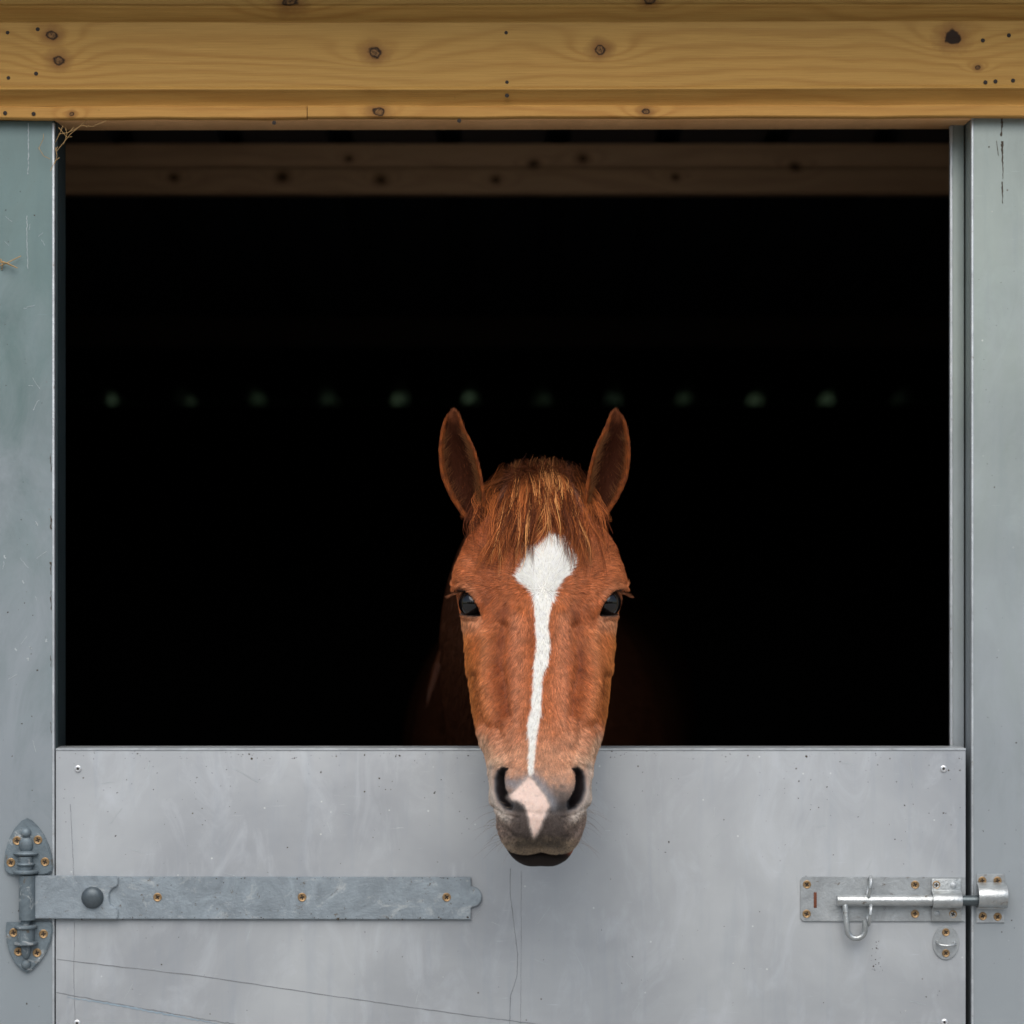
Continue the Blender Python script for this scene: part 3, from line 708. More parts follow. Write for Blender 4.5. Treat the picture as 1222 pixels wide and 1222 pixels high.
def section(a, th):
    w, d0, dm, d1, nf, nb = (tab(a, AT, q) for q in (W_T, D0T, DMT, D1T, NF, NB))
    s, c = np.sin(th), np.cos(th); n = np.where(c > 0, nf, nb)
    x = w * np.sign(s) * np.abs(s) ** (2 / n); cc = np.abs(c) ** (2 / n)
    # jaws stay narrower than the brow: squeeze the back half a little
    x = np.where(c < 0, x * (1 - .10 * np.abs(c)), x)
    d = np.where(c > 0, dm - (dm - d0) * cc, dm + (d1 - dm) * cc)
    return x, d
NT_ = 320; A_END = .445; na = 270
th = np.linspace(0, 2 * math.pi, NT_, endpoint=False)
rows = []
av = np.concatenate([np.linspace(-.058, .14, 80), np.linspace(.14, .24, 70)[1:], np.linspace(.24, .38, 62)[1:], np.linspace(.38, A_END, 52)[1:]])
for a in av:
    x, d = section(np.full(NT_, a), th); rows.append(np.stack([x, np.full(NT_, a), d], 1))
# back cap (inside the neck)
x, d = section(np.full(NT_, av[0]), th); dcb = d.mean(); back = []
for rho in (.85, .6, .3): back.insert(0, np.stack([x * rho, np.full(NT_, av[0] - .012 * (1 - rho)), dcb + (d - dcb) * rho], 1))
# muzzle cap
x, d = section(np.full(NT_, A_END), th); dc = .062
HC = .0845
for rho in np.concatenate([1 - np.linspace(0, 1, 96)[1:-1] ** 1.35]):
    xx = x * rho ** .62; dd = dc + (d - dc) * rho
    h = HC * np.sqrt(np.clip(1 - rho ** 3.3, 0, 1))
    h = h - .004 * np.exp(-(xx / .009) ** 2) * sstep(.03, .06, dd) * (1 - rho)         # dimple of the upper lip
    h = h - .020 * np.exp(-((dd - .0865 - 2.2 * xx ** 2) / .0042) ** 2) * sstep(0, .25, 1.02 - rho)   # mouth slit
    h = h + .0125 * np.exp(-((dd - .110) / .015) ** 2) * sstep(1, .93, rho) * np.exp(-(xx / .054) ** 8)   # lower lip and chin
    rows.append(np.stack([xx, A_END + h, dd], 1))
rows = back + rows
LOC = np.concatenate(rows + [np.array([[0, av[0] - .014, dcb]]), np.array([[0, A_END + HC, dc]])])
nr = len(rows)
def grid_mesh(name, nr, nt, verts, poles=True):
    I = np.arange(nr * nt).reshape(nr, nt); J = np.roll(I, -1, 1)
    q = np.stack([I[:-1], I[1:], J[1:], J[:-1]], -1).reshape(-1, 4)
    faces = q.tolist()
    if poles:
        p0, p1 = nr * nt, nr * nt + 1
        faces += [(int(I[0, k]), int(J[0, k]), p0) for k in range(nt)] + [(int(J[-1, k]), int(I[-1, k]), p1) for k in range(nt)]
    me = bpy.data.meshes.new(name); me.from_pydata(verts.tolist(), [], faces); me.update()
    bm = bmesh.new(); bm.from_mesh(me); bmesh.ops.recalc_face_normals(bm, faces=bm.faces); bm.to_mesh(me); bm.free(); return me
def to_world(L): return ORG + L[:, :1] * Xv + L[:, 1:2] * A + L[:, 2:3] * Dp
P = to_world(LOC)
me = grid_mesh('head', nr, NT_, P); N = np.zeros(len(P) * 3); me.vertices.foreach_get('normal', N); N = N.reshape(-1, 3)
q = project(P); f = both(q); front = sstep(.15, .09, LOC[:, 2])
def ridge(pts, sig, amp): return amp * np.exp(-(seg_dist(f, pts) / sig) ** 2) * front
disp = np.zeros(len(P))
disp += ridge([(546, 694), (552, 692), (560, 694)], 9, .0020)          # brow
disp += ridge([(556, 690), (574, 703), (580, 722)], 9, .0028)
disp += ridge([(547, 700), (557, 700), (566, 706), (573, 718)], 3.6, .0034)
disp += ridge([(564, 664), (590, 668)], 13, -.0075)                      # hollow above the eye
disp += ridge([(620, 600), (618, 690)], 22, .0030)
disp += ridge([(567, 752), (585, 745)], 10, -.0016)
disp += ridge([(601, 745), (597, 790), (606, 850)], 8, -.0068)           # groove beside the nose
disp += ridge([(619, 730), (621, 830), (620, 885)], 9, .0036)            # nasal bones
disp += ridge([(582, 760), (578, 810), (585, 855)], 8, .0042)
disp += ridge([(566, 805), (570, 838), (577, 862)], 5.5, -.0060)           # under the facial crest
disp += ridge([(563, 770), (564, 800)], 8, .0012)
disp += ridge([(580, 884), (586, 872), (594, 900)], 7, .0016)
disp += ridge([(596, 868), (602, 905)], 8, -.0035)
disp += ridge([(583, 925), (583, 945), (590, 964), (600, 976)], 9, .0045)  # rim of the nostril
disp += ridge([(590, 910), (600, 906), (611, 912)], 6, .0028)
disp += ridge([(609, 925), (610, 942), (617, 955)], 6, .0035)            # inner wing
disp += ridge([(612, 968), (644, 971)], 3.4, -.0014)                     # crease above the lip
disp += ridge([(588, 965), (600, 985), (612, 997)], 3.0, -.0034)
disp += ridge([(585, 958), (592, 980), (606, 1000)], 2.2, -.0032)
disp += ridge([(590, 962), (602, 972), (618, 976)], 1.8, -.0018); disp += ridge([(596, 990), (612, 1004)], 1.8, -.0018)
disp += ridge([(618, 990), (632, 1000)], 12, .0030)
disp += ridge([(644, 975), (644.5, 1003)], 3.5, -.0018)
disp += .0009 * vnoise(P, 42, 3) * front + .0004 * vnoise(P, 150, 4) * front
EYE_OPEN = [(544, 709), (548, 705.5), (556, 706), (563.5, 712), (569.5, 722), (574, 734.5), (566, 734.5), (557, 734), (551, 731.5), (546.5, 723)]
NOS_IN = [(607.5, 916.5), (603, 922), (602, 932), (604, 943), (609, 952), (614.5, 959)]
NOS_OUT = [(607.5, 916.5), (599, 914.5), (592, 919), (588.5, 929), (588.5, 943), (593, 956), (601, 966), (611, 968.5), (614.5, 959)]
NOS = NOS_OUT + NOS_IN[::-1][1:-1]
EYEPT = []
for s_ in (-1, 1):
    i_ = np.argmin((q[:, 0] - (MX + s_ * (MX - 553.5))) ** 2 + (q[:, 1] - 720) ** 2 + (LOC[:, 2] > .13) * 1e6); EYEPT.append((P[i_].copy(), N[i_].copy()))
def eye_near(Z):
    dd_ = np.minimum(np.linalg.norm(Z - EYEPT[0][0], axis=1), np.linalg.norm(Z - EYEPT[1][0], axis=1)); fx = both(project(Z))[:, 0]
    return np.maximum(sstep(.027, .022, dd_), sstep(.040, .034, dd_) * sstep(556, 559, fx))
en = eye_near(P)
P = P + N * disp[:, None]
sgn = np.sign(P[:, 0] - HX)
# nostrils
sn = sdist(f, NOS); din = seg_dist(f, NOS_IN); dout = seg_dist(f, NOS_OUT)
prof = sstep(0, 3.2, din) * sstep(0, 12, dout) ** .8 * (sn < 0)
depth = .030 * prof
P = P + (depth * front)[:, None] * (Dp * .93 - A * .12) - (depth * .30 * front * sgn)[:, None] * Xv
# eye opening: skin drops away so that the ball shows; lids stand proud
se = sdist(f, EYE_OPEN); eyefront = en
P = P - N * (.0240 * sstep(1.0, -1.8, se) * eyefront)[:, None]
lid = np.exp(-((se - 3.0) / 2.0) ** 2) * .0016 + np.exp(-((se - 9) / 2.5) ** 2) * .0007
P = P + N * (lid * eyefront)[:, None]
me.vertices.foreach_set('co', P.ravel()); me.update()
HEAD_ME = me

# neck, trunk and legs
def loft(name, path, nt=64, nper=10):
    """path rows: x,y,z, rx, rz, tx,ty,tz (section plane normal)"""
    path = np.array(path, float); n = (len(path) - 1) * nper + 1; t = np.linspace(0, len(path) - 1, n)
    def cr(col):
        p = np.concatenate([[2 * col[0] - col[1]], col, [2 * col[-1] - col[-2]]]); i = np.minimum(t.astype(int), len(path) - 2); u = t - i
        a, b, c, d = p[i], p[i + 1], p[i + 2], p[i + 3]
        return .5 * (2 * b + (c - a) * u + (2 * a - 5 * b + 4 * c - d) * u ** 2 + (3 * b - a - 3 * c + d) * u ** 3)
    cols = [cr(path[:, k]) for k in range(8)]; V = []
    for k in range(n):
        c = np.array([cols[0][k], cols[1][k], cols[2][k]]); tn = np.array([cols[5][k], cols[6][k], cols[7][k]]); tn /= np.linalg.norm(tn)
        sx = np.cross(tn, [0, 0, 1.0]) if abs(tn[2]) < .9 else np.cross(tn, [0, 1.0, 0]); sx /= np.linalg.norm(sx); up = np.cross(sx, tn)
        a = np.linspace(0, 2 * math.pi, nt, endpoint=False)
        V.append(c + np.outer(np.cos(a) * cols[3][k], sx) + np.outer(np.sin(a) * cols[4][k], up))
    V = np.concatenate(V + [np.array([path[0][:3]]), np.array([path[-1][:3]])])
    return grid_mesh(name, n, nt, V)
zp = ORG[2]
body_me = loft('body', [
    (HX, .02, zp - .055, .055, .055, 0, 1, .1),
    (HX - .005, .09, zp - .085, .070, .105, 0, 1, -.25),
    (HX - .022, .22, zp - .145, .078, .150, -.1, 1, -.5),
    (HX - .055, .40, zp - .25, .088, .190, -.05, 1, -.7),
    (HX - .04, .66, zp - .42, .095, .24, 0, 1, -.7),
    (HX-.02, .90, 1.12, .15, .32, 0, 1, -.35),
    (HX-.0, 1.18, 1.10, .20, .33, .08, 1, -.05),
    (HX+.02, 1.56, 1.08, .27, .33, .12, 1, 0),
    (HX+.07, 1.95, 1.09, .26, .30, .12, 1, 0),
    (HX+.11, 2.24, 1.13, .24, .28, .12, 1, 0),
    (HX+.13, 2.46, 1.12, .12, .16, .12, 1, 0)], 72, 9)
leg_paths = []
for s, y0, hind in ((-1, 1.0, 0), (1, .95, 0), (-1, 2.14, 1), (1, 2.22, 1)):
    cxx = HX - .045 if not hind else HX + .09; x = cxx + s * .13
    if not hind: rowsl = [(x, y0, 1.02, .085, .12), (x, y0, .80, .065, .085), (x, y0 + .01, .60, .045, .050), (x, y0, .46, .043, .044), (x, y0 + .005, .34, .028, .033), (x, y0 + .01, .20, .027, .032), (x, y0, .13, .034, .038), (x, y0 - .03, .07, .032, .034)]
    else: rowsl = [(x, y0, 1.05, .11, .17), (x, y0 - .03, .85, .085, .13), (x, y0 + .05, .66, .050, .065), (x, y0 + .10, .52, .042, .055), (x, y0 + .08, .38, .030, .036), (x, y0 + .06, .22, .029, .034), (x, y0 + .04, .14, .034, .038), (x, y0 + .01, .07, .033, .035)]
    leg_paths.append((rowsl, hind))
legs = [loft('leg', [(a, b, c, rx, ry, 0, .01, -1) for a, b, c, rx, ry in rp], 24, 5) for rp, h in leg_paths]
horse = empty('horse', (HX - .1, 1.0, 0))
tag(horse, 'chestnut horse with white blaze looking out over the grey half door', 'horse')
hobj = link('body', HEAD_ME, None)
tmp = []
for m_ in [body_me] + legs:
    t_ = link('tmp', m_); tmp.append(t_); md = hobj.modifiers.new('join', 'BOOLEAN'); md.operation = 'UNION'; md.solver = 'EXACT'; md.object = t_
bpy.context.view_layer.update()
ev = hobj.evaluated_get(bpy.context.evaluated_depsgraph_get()); bme = bpy.data.meshes.new_from_object(ev)
print('boolean body', len(bme.vertices), len(HEAD_ME.vertices))
hobj.modifiers.clear()
for t_ in tmp: bpy.data.objects.remove(t_)
hobj.data = bme; hobj.parent = horse; hobj.matrix_parent_inverse = world_of(horse).inverted(); hobj.name = 'body'
bme.polygons.foreach_set('use_smooth', [True] * len(bme.polygons)); bme.update()

# coat pattern ---------------------------------------------------------------
BLAZE = [(655, 631), (661, 638), (672, 639), (682, 644), (684, 655), (689, 668), (689, 679), (681, 690), (671, 699), (664, 706), (659.5, 714), (656, 729), (655, 745), (657, 765), (654.5, 791), (649, 803), (646.5, 841), (644.5, 862), (642, 880), (639.5, 905), (638.5, 922), (633, 928), (630.5, 920), (631, 905), (631, 880), (629, 862), (633, 841), (636.5, 803), (636, 791), (640, 765), (638, 745), (638, 717), (634, 709), (627, 703), (618, 698), (612, 688), (619, 678), (624, 668), (622, 655), (627, 648), (640, 650), (648, 642)]
SNIP = [(632.5, 927), (638, 934), (645, 942), (654.6, 957), (653, 965), (649, 975), (644, 986), (638, 998), (634.5, 990), (632, 978), (629, 966), (624, 959), (617, 955), (611, 956), (606.5, 951), (613, 945), (620, 938), (627, 933)]
def lerp(c, col, w): return c * (1 - w[:, None]) + np.array(col) * w[:, None]
def coat(Pt, hair=False):
    q = project(Pt); jit = 2.6 if hair else 1.4
    n1 = vnoise(Pt, 60, 1); n2 = vnoise(Pt, 210, 2); n3 = vnoise(Pt, 22, 5); j = n2 * .6 + n1 * .4
    rel = Pt - ORG; a = rel @ A; d = rel @ Dp
    onhead = sstep(.20, .12, d) * (a > -.03) * (a < .60) * (Pt[:, 1] < .12)
    f = both(q)
    c = np.tile(np.array([.40, .122, .038]), (len(Pt), 1))
    c = lerp(c, (.52, .200, .085), sstep(-.3, .8, n3) * .45); c = lerp(c, (.23, .055, .014), sstep(.1, .9, vnoise(Pt, 34, 31)) * .5)
    G = lambda pts, sig: np.exp(-(seg_dist(f, pts) / sig) ** 2) * onhead
    c = lerp(c, (.15, .032, .008), G([(604, 725), (598, 790), (607, 850)], 8) * (.62 + .3 * n1)); c = lerp(c, (.56, .26, .14), G([(619, 735), (622, 800), (620, 860)], 6) * .55); c = lerp(c, (.55, .24, .10), G([(581, 755), (579, 810), (587, 850)], 7) * .5)     # contrast painted in: darker hair and shade in the hollows, paler ridges
    c = lerp(c, (.17, .038, .010), G([(567, 800), (572, 850)], 6) * .8)  # darker hair with groove shade painted in under the facial crest
    c = lerp(c, (.50, .19, .045), G([(553, 745), (560, 800), (566, 850)], 12) * .6)    # golden cheeks
    c = lerp(c, (.56, .30, .18), G([(556, 744), (572, 742)], 9) * .6)                  # paler under and over the eye
    c = lerp(c, (.44, .19, .095), G([(556, 698), (566, 705)], 9) * .6)
    c = lerp(c, (.42, .165, .085), G([(622, 745), (624, 860)], 11) * .45)
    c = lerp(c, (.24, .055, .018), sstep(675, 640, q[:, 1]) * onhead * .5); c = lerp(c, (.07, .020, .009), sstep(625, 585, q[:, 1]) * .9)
    c = lerp(c, (.06, .034, .024), np.exp(-(np.clip(sdist(f, EYE_OPEN), 0, 99) / 3.2) ** 2) * onhead * .95 * eye_near(Pt)); c = lerp(c, (.012, .008, .007), (sdist(f, EYE_OPEN) < 1.0) * onhead * eye_near(Pt))
    # muzzle
    mz = sstep(850, 900, q[:, 1] + j * 10) * onhead
    c = lerp(c, (.56, .33, .215), mz * .75)
    c = lerp(c, (.58, .46, .35), G([(576, 880), (588, 905), (598, 909)], 9) * .55)
    gz = sstep(905, 950, q[:, 1] + j * 12 - np.abs(q[:, 0] - MX) * .15) * onhead
    c = lerp(c, (.22, .19, .175), gz * .85)
    c = lerp(c, (.050, .042, .040), sstep(924, 956, q[:, 1] + j * 11) * sstep(48, 26, np.abs(q[:, 0] - MX) + j * 6) * onhead * .9)
    c = lerp(c, (.22, .23, .26), np.exp(-(seg_dist(q, [(607, 934), (618, 938), (636, 925), (652, 945), (661, 962)]) / 6) ** 2) * onhead * .75)
    c = lerp(c, (.46, .42, .38), G([(586, 912), (583, 935), (587, 960), (603, 977)], 6) * .8)
    c = lerp(c, (.42, .33, .23), sstep(995, 1012, q[:, 1] + j * 6) * onhead * .7)
    c = lerp(c, (.030, .024, .020), sstep(.0, .55, vnoise(Pt, 560, 8)) * sstep(945, 980, q[:, 1]) * onhead * .6)
    c = lerp(c, (.04, .032, .026), np.exp(-(seg_dist(f, [(621, 1008), (640, 1006)]) / 6) ** 2) * onhead * .7)
    c = lerp(c, (.045, .045, .048), np.exp(-(seg_dist(f, [(606, 957), (613, 963), (622, 963)]) / 5) ** 2) * onhead * .8)
    # nostril lining
    sn = sdist(f, NOS); do = seg_dist(f, NOS_OUT); c = lerp(c, (.10, .105, .115), sstep(2.5, -3.5, sn) * onhead)
    c = lerp(c, (.008, .008, .010), sstep(0, 5.5, do) * (sn < .3) * onhead); c = lerp(c, (.006, .006, .007), sstep(6, 1, seg_dist(f, [(608, 917), (600, 918), (597, 926)])) * (sn < .3) * onhead)
    # white marking with a ragged hair edge
    bl = sdist(q + np.stack([j * jit, n1 * jit], 1) * (1 - .55 * sstep(715, 740, q[:, 1]))[:, None], BLAZE) + ((4.0 * sstep(720, 695, q[:, 1]) + .8) if hair else (2.0 * sstep(720, 695, q[:, 1])))
    wid = 1.2
    c = lerp(c, (.86, .85, .835) if hair else (.66, .64, .62), sstep(wid, -wid, bl) * onhead)
    sp = sdist(q + np.stack([j * 1.8, n1 * 1.8], 1), SNIP)
    c = lerp(c, (.40, .35, .33), sstep(4.5, 0, sp) * onhead * sstep(.10, .085, d) * .7)
    c = lerp(c, (.74, .57, .50), sstep(1.2, -1.2, sp) * onhead * sstep(.10, .085, d) * (1 - .35 * sstep(.35, .8, vnoise(Pt, 420, 33))))
    # chin and lower lip, dark
    chin = sstep(.083, .089, d - 2.2 * (rel[:, 0]) ** 2) * sstep(.45, .47, a) * onhead
    c = lerp(c, (.014, .011, .010), chin)
    c = lerp(c, (.36, .13, .075), chin * np.exp(-(seg_dist(q, [(676, 1013), (686, 1019)]) / 4.0) ** 2))
    # body away from the face: near black, the stall's shade painted into the chestnut
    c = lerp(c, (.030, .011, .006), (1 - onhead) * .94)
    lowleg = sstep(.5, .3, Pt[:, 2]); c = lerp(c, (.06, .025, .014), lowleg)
    return np.clip(c, 0, 1)
nv = len(bme.vertices); V = np.zeros(nv * 3); bme.vertices.foreach_get('co', V); V = V.reshape(-1, 3)
Nn = np.zeros(nv * 3); bme.vertices.foreach_get('normal', Nn); Nn = Nn.reshape(-1, 3)
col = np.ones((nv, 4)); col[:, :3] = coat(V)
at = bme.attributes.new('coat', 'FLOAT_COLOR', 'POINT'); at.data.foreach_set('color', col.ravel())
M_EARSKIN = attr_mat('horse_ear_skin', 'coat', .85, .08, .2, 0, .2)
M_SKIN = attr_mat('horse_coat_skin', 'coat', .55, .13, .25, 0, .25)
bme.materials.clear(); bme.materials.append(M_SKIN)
M_HAIR = attr_mat('horse_hair', 'hair_color', .38, .38)
M_MANE = attr_mat('horse_mane_hair', 'hair_color', .5, .12)

def hair_object(name, P4, radii, colors, parent, mat):
    n, k, _ = P4.shape; cv = bpy.data.hair_curves.new(name); cv.add_curves([k] * n)
    cv.attributes['position'].data.foreach_set('vector', P4.astype(np.float32).ravel())
    ra = cv.attributes.get('radius') or cv.attributes.new('radius', 'FLOAT', 'POINT')
    ra.data.foreach_set('value', radii.astype(np.float32).ravel())
    colors = np.asarray(colors); dom = 'POINT' if colors.ndim == 3 else 'CURVE'; ca = cv.attributes.new('hair_color', 'FLOAT_COLOR', dom); cc = np.ones((n * (k if dom == 'POINT' else 1), 4), np.float32); cc[:, :3] = colors.reshape(-1, 3); ca.data.foreach_set('color', cc.ravel())
    cv.materials.append(mat); o = bpy.data.objects.new(name, cv); C.objects.link(o)
    o.parent = parent; o.matrix_parent_inverse = world_of(parent).inverted(); return o
def mesh_tris(me):
    me.calc_loop_triangles(); T = np.zeros(len(me.loop_triangles) * 3, np.int32); me.loop_triangles.foreach_get('vertices', T); return T.reshape(-1, 3)
def scatter(V, N, T, n, weight):
    a, b, c = V[T[:, 0]], V[T[:, 1]], V[T[:, 2]]; ar = np.linalg.norm(np.cross(b - a, c - a), axis=1) / 2; w = ar * weight[T].mean(1); w /= w.sum()
    i = rng.choice(len(T), n, p=w); u, v = rng.random(n), rng.random(n); m = u + v > 1; u[m], v[m] = 1 - u[m], 1 - v[m]
    W3 = np.stack([1 - u - v, u, v], 1)[:, :, None]
    Pt = (V[T[i]] * W3).sum(1); Nt = (N[T[i]] * W3).sum(1); Nt /= np.linalg.norm(Nt, axis=1)[:, None] + 1e-9
    return Pt, Nt
def unit(v): return v / (np.linalg.norm(v, axis=1)[:, None] + 1e-9)
T = mesh_tris(bme)
relv = V - ORG; av_, dv_ = relv @ A, relv @ Dp; qv = project(V); fv = both(qv)
onh = (av_ > -.05) & (av_ < .6) & (dv_ < .26) & (V[:, 1] < .16)
facing = np.clip(-(Nn[:, 1]) * 1.2 + .45, .05, 1)
wt = np.where(onh, 1.0, 0.0) * facing
wt *= np.where((sdist(fv, NOS) < -.5) & (dv_ < .1) & (av_ > .4), .0, 1) * np.where((sdist(fv, EYE_OPEN) < 1.0) & onh & (eye_near(V) > .3), 0, 1)
wt *= np.where((sdist(qv, SNIP) < 0) & (dv_ < .1), .25, 1) * np.where((av_ > .45) & (dv_ > .082), .0, 1)
Pt, Nt = scatter(V, Nn, T, 190000, wt)
qt = project(Pt); n = len(Pt)
whorl = np.array([648., 714.]); dl = qt - whorl
fdir = np.stack([dl[:, 0] * .012 + np.sign(dl[:, 0]) * .0, np.ones(n)], 1)
rad_ = unit(np.stack([dl[:, 0], dl[:, 1]], 1)); up_w = sstep(10, -22, dl[:, 1]) * sstep(2, 20, np.abs(dl[:, 0]) + np.abs(dl[:, 1]))
fdir = fdir * (1 - up_w[:, None]) + (rad_ + np.array([0, .25])) * up_w[:, None]
bk = sstep(605, 640, qt[:, 1]); fdir = fdir * bk[:, None] + np.array([0, 1.0]) * (1 - bk[:, None])
w3 = np.stack([fdir[:, 0], np.zeros(n), -fdir[:, 1]], 1) + .16 * np.stack([vnoise(Pt, 45, 11), vnoise(Pt, 45, 12), vnoise(Pt, 45, 13)], 1) + .12 * rng.normal(size=(n, 3))
w3 = unit(w3 - (w3 * Nt).sum(1)[:, None] * Nt)
muz = sstep(885, 940, qt[:, 1]); L = (.0088 * (1 - muz) + .0024 * muz) * rng.uniform(.6, 1.25, n)
nearhole = np.minimum(np.abs(sdist(both(qt), NOS)), np.abs(sdist(both(qt), EYE_OPEN))); L *= np.clip(nearhole / 8, .35, 1)
lift = rng.uniform(.14, .30, n)
P4 = np.stack([Pt - Nt * .0003, Pt + w3 * (L * .34)[:, None] + Nt * (L * lift * .55)[:, None], Pt + w3 * (L * .68)[:, None] + Nt * (L * lift * .85)[:, None], Pt + w3 * L[:, None] + Nt * (L * lift * .9)[:, None]], 1)
rr = .00021 * np.array([1, .95, .7, .25])[None, :] * rng.uniform(.7, 1.25, n)[:, None] * (1 - .4 * muz)[:, None]
hc = coat(Pt, True) 
wht = sstep(.3, .7, hc[:, 2])
hc = hc * (1 + (rng.uniform(.5, 1.5, n) * (1 + .26 * vnoise(Pt * [1, 1, .45], 260, 21)) - 1) * (1 - wht * .88))[:, None]
hc = np.clip(hc * np.array([1.18, 1.10, 1.04]), 0, .90)
tag(hair_object('coat_hair', P4, rr, hc, horse, M_HAIR), kind='stuff')
# neck and shoulder hair, sparser
wt2 = np.where((V[:, 1] > -.10) & (V[:, 1] < 1.3) & (V[:, 2] > .8) & (~onh | (Nn[:, 1] > .1)), 1.0, 0.0)
Pt, Nt = scatter(V, Nn, T, 50000, wt2); n = len(Pt)
w3 = unit(np.array([0, .6, -.8]) + .2 * rng.normal(size=(n, 3))); w3 = unit(w3 - (w3 * Nt).sum(1)[:, None] * Nt); L = rng.uniform(.010, .018, n)
P4 = np.stack([Pt, Pt + w3 * (L * .5)[:, None] + Nt * (L * .15)[:, None], Pt + w3 * L[:, None] + Nt * (L * .12)[:, None]], 1)
tag(hair_object('neck_hair', P4, np.tile([.0004, .0003, .0001], (n, 1)), coat(Pt, True) * rng.uniform(.7, 1.3, n)[:, None], horse, M_HAIR), kind='stuff')

# ears -----------------------------------------------------------------------
ear_px = [(489.5, 540.5, 543), (493, 536, 546.5), (499, 531.5, 549.5), (507, 528.5, 552.3), (516, 526.5, 556), (527, 525, 562), (539, 524.3, 567), (555, 525.3, 571.5), (571, 528, 575), (585, 534, 577), (596, 539.5, 578), (606, 546, 579), (618, 554, 580)]
def ear(side):
    nu, nvv = 46, 30; py = np.array([e[0] for e in ear_px]); xl = np.array([e[1] for e in ear_px]); xr = np.array([e[2] for e in ear_px])
    if side > 0: xl, xr = 2 * 638.0 - xr, 2 * 638.0 - xl
    u = np.linspace(0, 1, nu) ** 1.0; yy = py[0] + (py[-1] - py[0]) * u; L_, R_ = tab(yy, py, xl), tab(yy, py, xr)
    k0 = yy < 500; L_[k0] = np.interp(yy[k0], py, xl); R_[k0] = np.interp(yy[k0], py, xr)
    v = np.linspace(-1, 1, nvv); vvx = np.sin(v * math.pi / 2 * .999)
    out = []
    for i in range(nu):
        Y0 = -.070 + .050 * (1 - u[i]) * .5
        wpx = (R_[i] - L_[i]) / 2; mid = (R_[i] + L_[i]) / 2; dep = .042 * math.sin(min(1, u[i] * 1.35 + .05) * math.pi / 2) * (1 - .25 * u[i])
        inner = side * -1
        for j in range(nvv):
            x = mid + wpx * vvx[j]; cosv = math.sqrt(max(0, 1 - vvx[j] ** 2))
            Y = Y0 + dep * cosv + .010 * (vvx[j] * -inner) - .004 * math.sin(3.1 * u[i]) * (abs(vvx[j]) ** 6)
            p = W(x, yy[i], Y * .0 - .05); out.append((p.x, Y, p.z))
    outer = np.array(out)
    G = outer.reshape(nu, nvv, 3); du = np.gradient(G, axis=0); dvv = np.gradient(G, axis=1); nn = np.cross(dvv.reshape(-1, 3), du.reshape(-1, 3)); nn = unit(nn)
    cen = G.mean(1, keepdims=True) - np.array([0, .02, 0]); flip = np.sign(((G - cen).reshape(-1, 3) * nn).sum(1)); flip[flip == 0] = 1; nn *= flip[:, None]
    taper = np.tile((1 - np.abs(v) ** 6 * .55), nu); th_ = (.0034 * np.repeat(np.clip(u * 3 + .35, 0, 1), nvv) * taper)
    innerp = outer - nn * th_[:, None] * 1.0
    V_ = np.concatenate([outer, innerp]); I = np.arange(nu * nvv).reshape(nu, nvv); o2 = nu * nvv; F = []
    for i in range(nu - 1):
        for j in range(nvv - 1):
            a, b, c, d = I[i, j], I[i, j + 1], I[i + 1, j + 1], I[i + 1, j]
            F.append((a, b, c, d)); F.append((a + o2, d + o2, c + o2, b + o2))
        for j in (0, nvv - 1): F.append((I[i, j], I[i + 1, j], I[i + 1, j] + o2, I[i, j] + o2))
    for j in range(nvv - 1): F.append((I[0, j], I[0, j] + o2, I[0, j + 1] + o2, I[0, j + 1])); F.append((I[-1, j], I[-1, j + 1], I[-1, j + 1] + o2, I[-1, j] + o2))
    m_ = bpy.data.meshes.new('ear'); m_.from_pydata(V_.tolist(), [], [tuple(int(z) for z in f_) for f_ in F]); m_.update()
    bm = bmesh.new(); bm.from_mesh(m_); bmesh.ops.recalc_face_normals(bm, faces=bm.faces); bm.to_mesh(m_); bm.free()
    m_.polygons.foreach_set('use_smooth', [True] * len(m_.polygons))
    U = np.tile(np.repeat(u, nvv), 2); VV = np.tile(np.tile(v, nu), 2); isin = np.concatenate([np.zeros(o2), np.ones(o2)])
    rim = sstep(.55, .92, np.abs(VV)); c = np.tile(np.array([.15, .043, .016]), (len(V_), 1))
    c = lerp(c, (.045, .012, .005), isin * (1 - rim) * sstep(.03, .15, U)); c = lerp(c, (.27, .072, .018), isin * rim); c = lerp(c, (.16, .05, .02), sstep(.12, 0, U))
    cc = np.ones((len(V_), 4)); cc[:, :3] = c; m_.attributes.new('coat', 'FLOAT_COLOR', 'POINT').data.foreach_set('color', cc.ravel())
    m_.materials.append(M_EARSKIN); e = link('ear', m_, None, horse)
    # fine hair on the ear and fringe inside
    NN = np.zeros(len(V_) * 3); m_.vertices.foreach_get('normal', NN); NN = NN.reshape(-1, 3); TT = mesh_tris(m_)
    Pt, Nt = scatter(V_, NN, TT, 9000, (.35 + rim * 1.0)); n = len(Pt)
    w3 = unit(np.array([0, -.1, 1.]) + .25 * rng.normal(size=(n, 3))); w3 = unit(w3 - (w3 * Nt).sum(1)[:, None] * Nt); L = rng.uniform(.003, .0065, n)
    P4 = np.stack([Pt, Pt + w3 * (L * .5)[:, None] + Nt * (L * .16)[:, None], Pt + w3 * L[:, None] + Nt * (L * .22)[:, None]], 1)
    di = np.argmin(((Pt[:, None, :] - V_[None, ::7, :]) ** 2).sum(2), 1) * 7
    hcol = c[di] * rng.uniform(.7, 1.4, n)[:, None]
    # long wisps across the opening
    m2 = 420; iu = rng.integers(int(nu * .25), int(nu * .93), m2); jj = np.where(rng.random(m2) < .75, nvv - 2 if side < 0 else 1, 1 if side < 0 else nvv - 2)
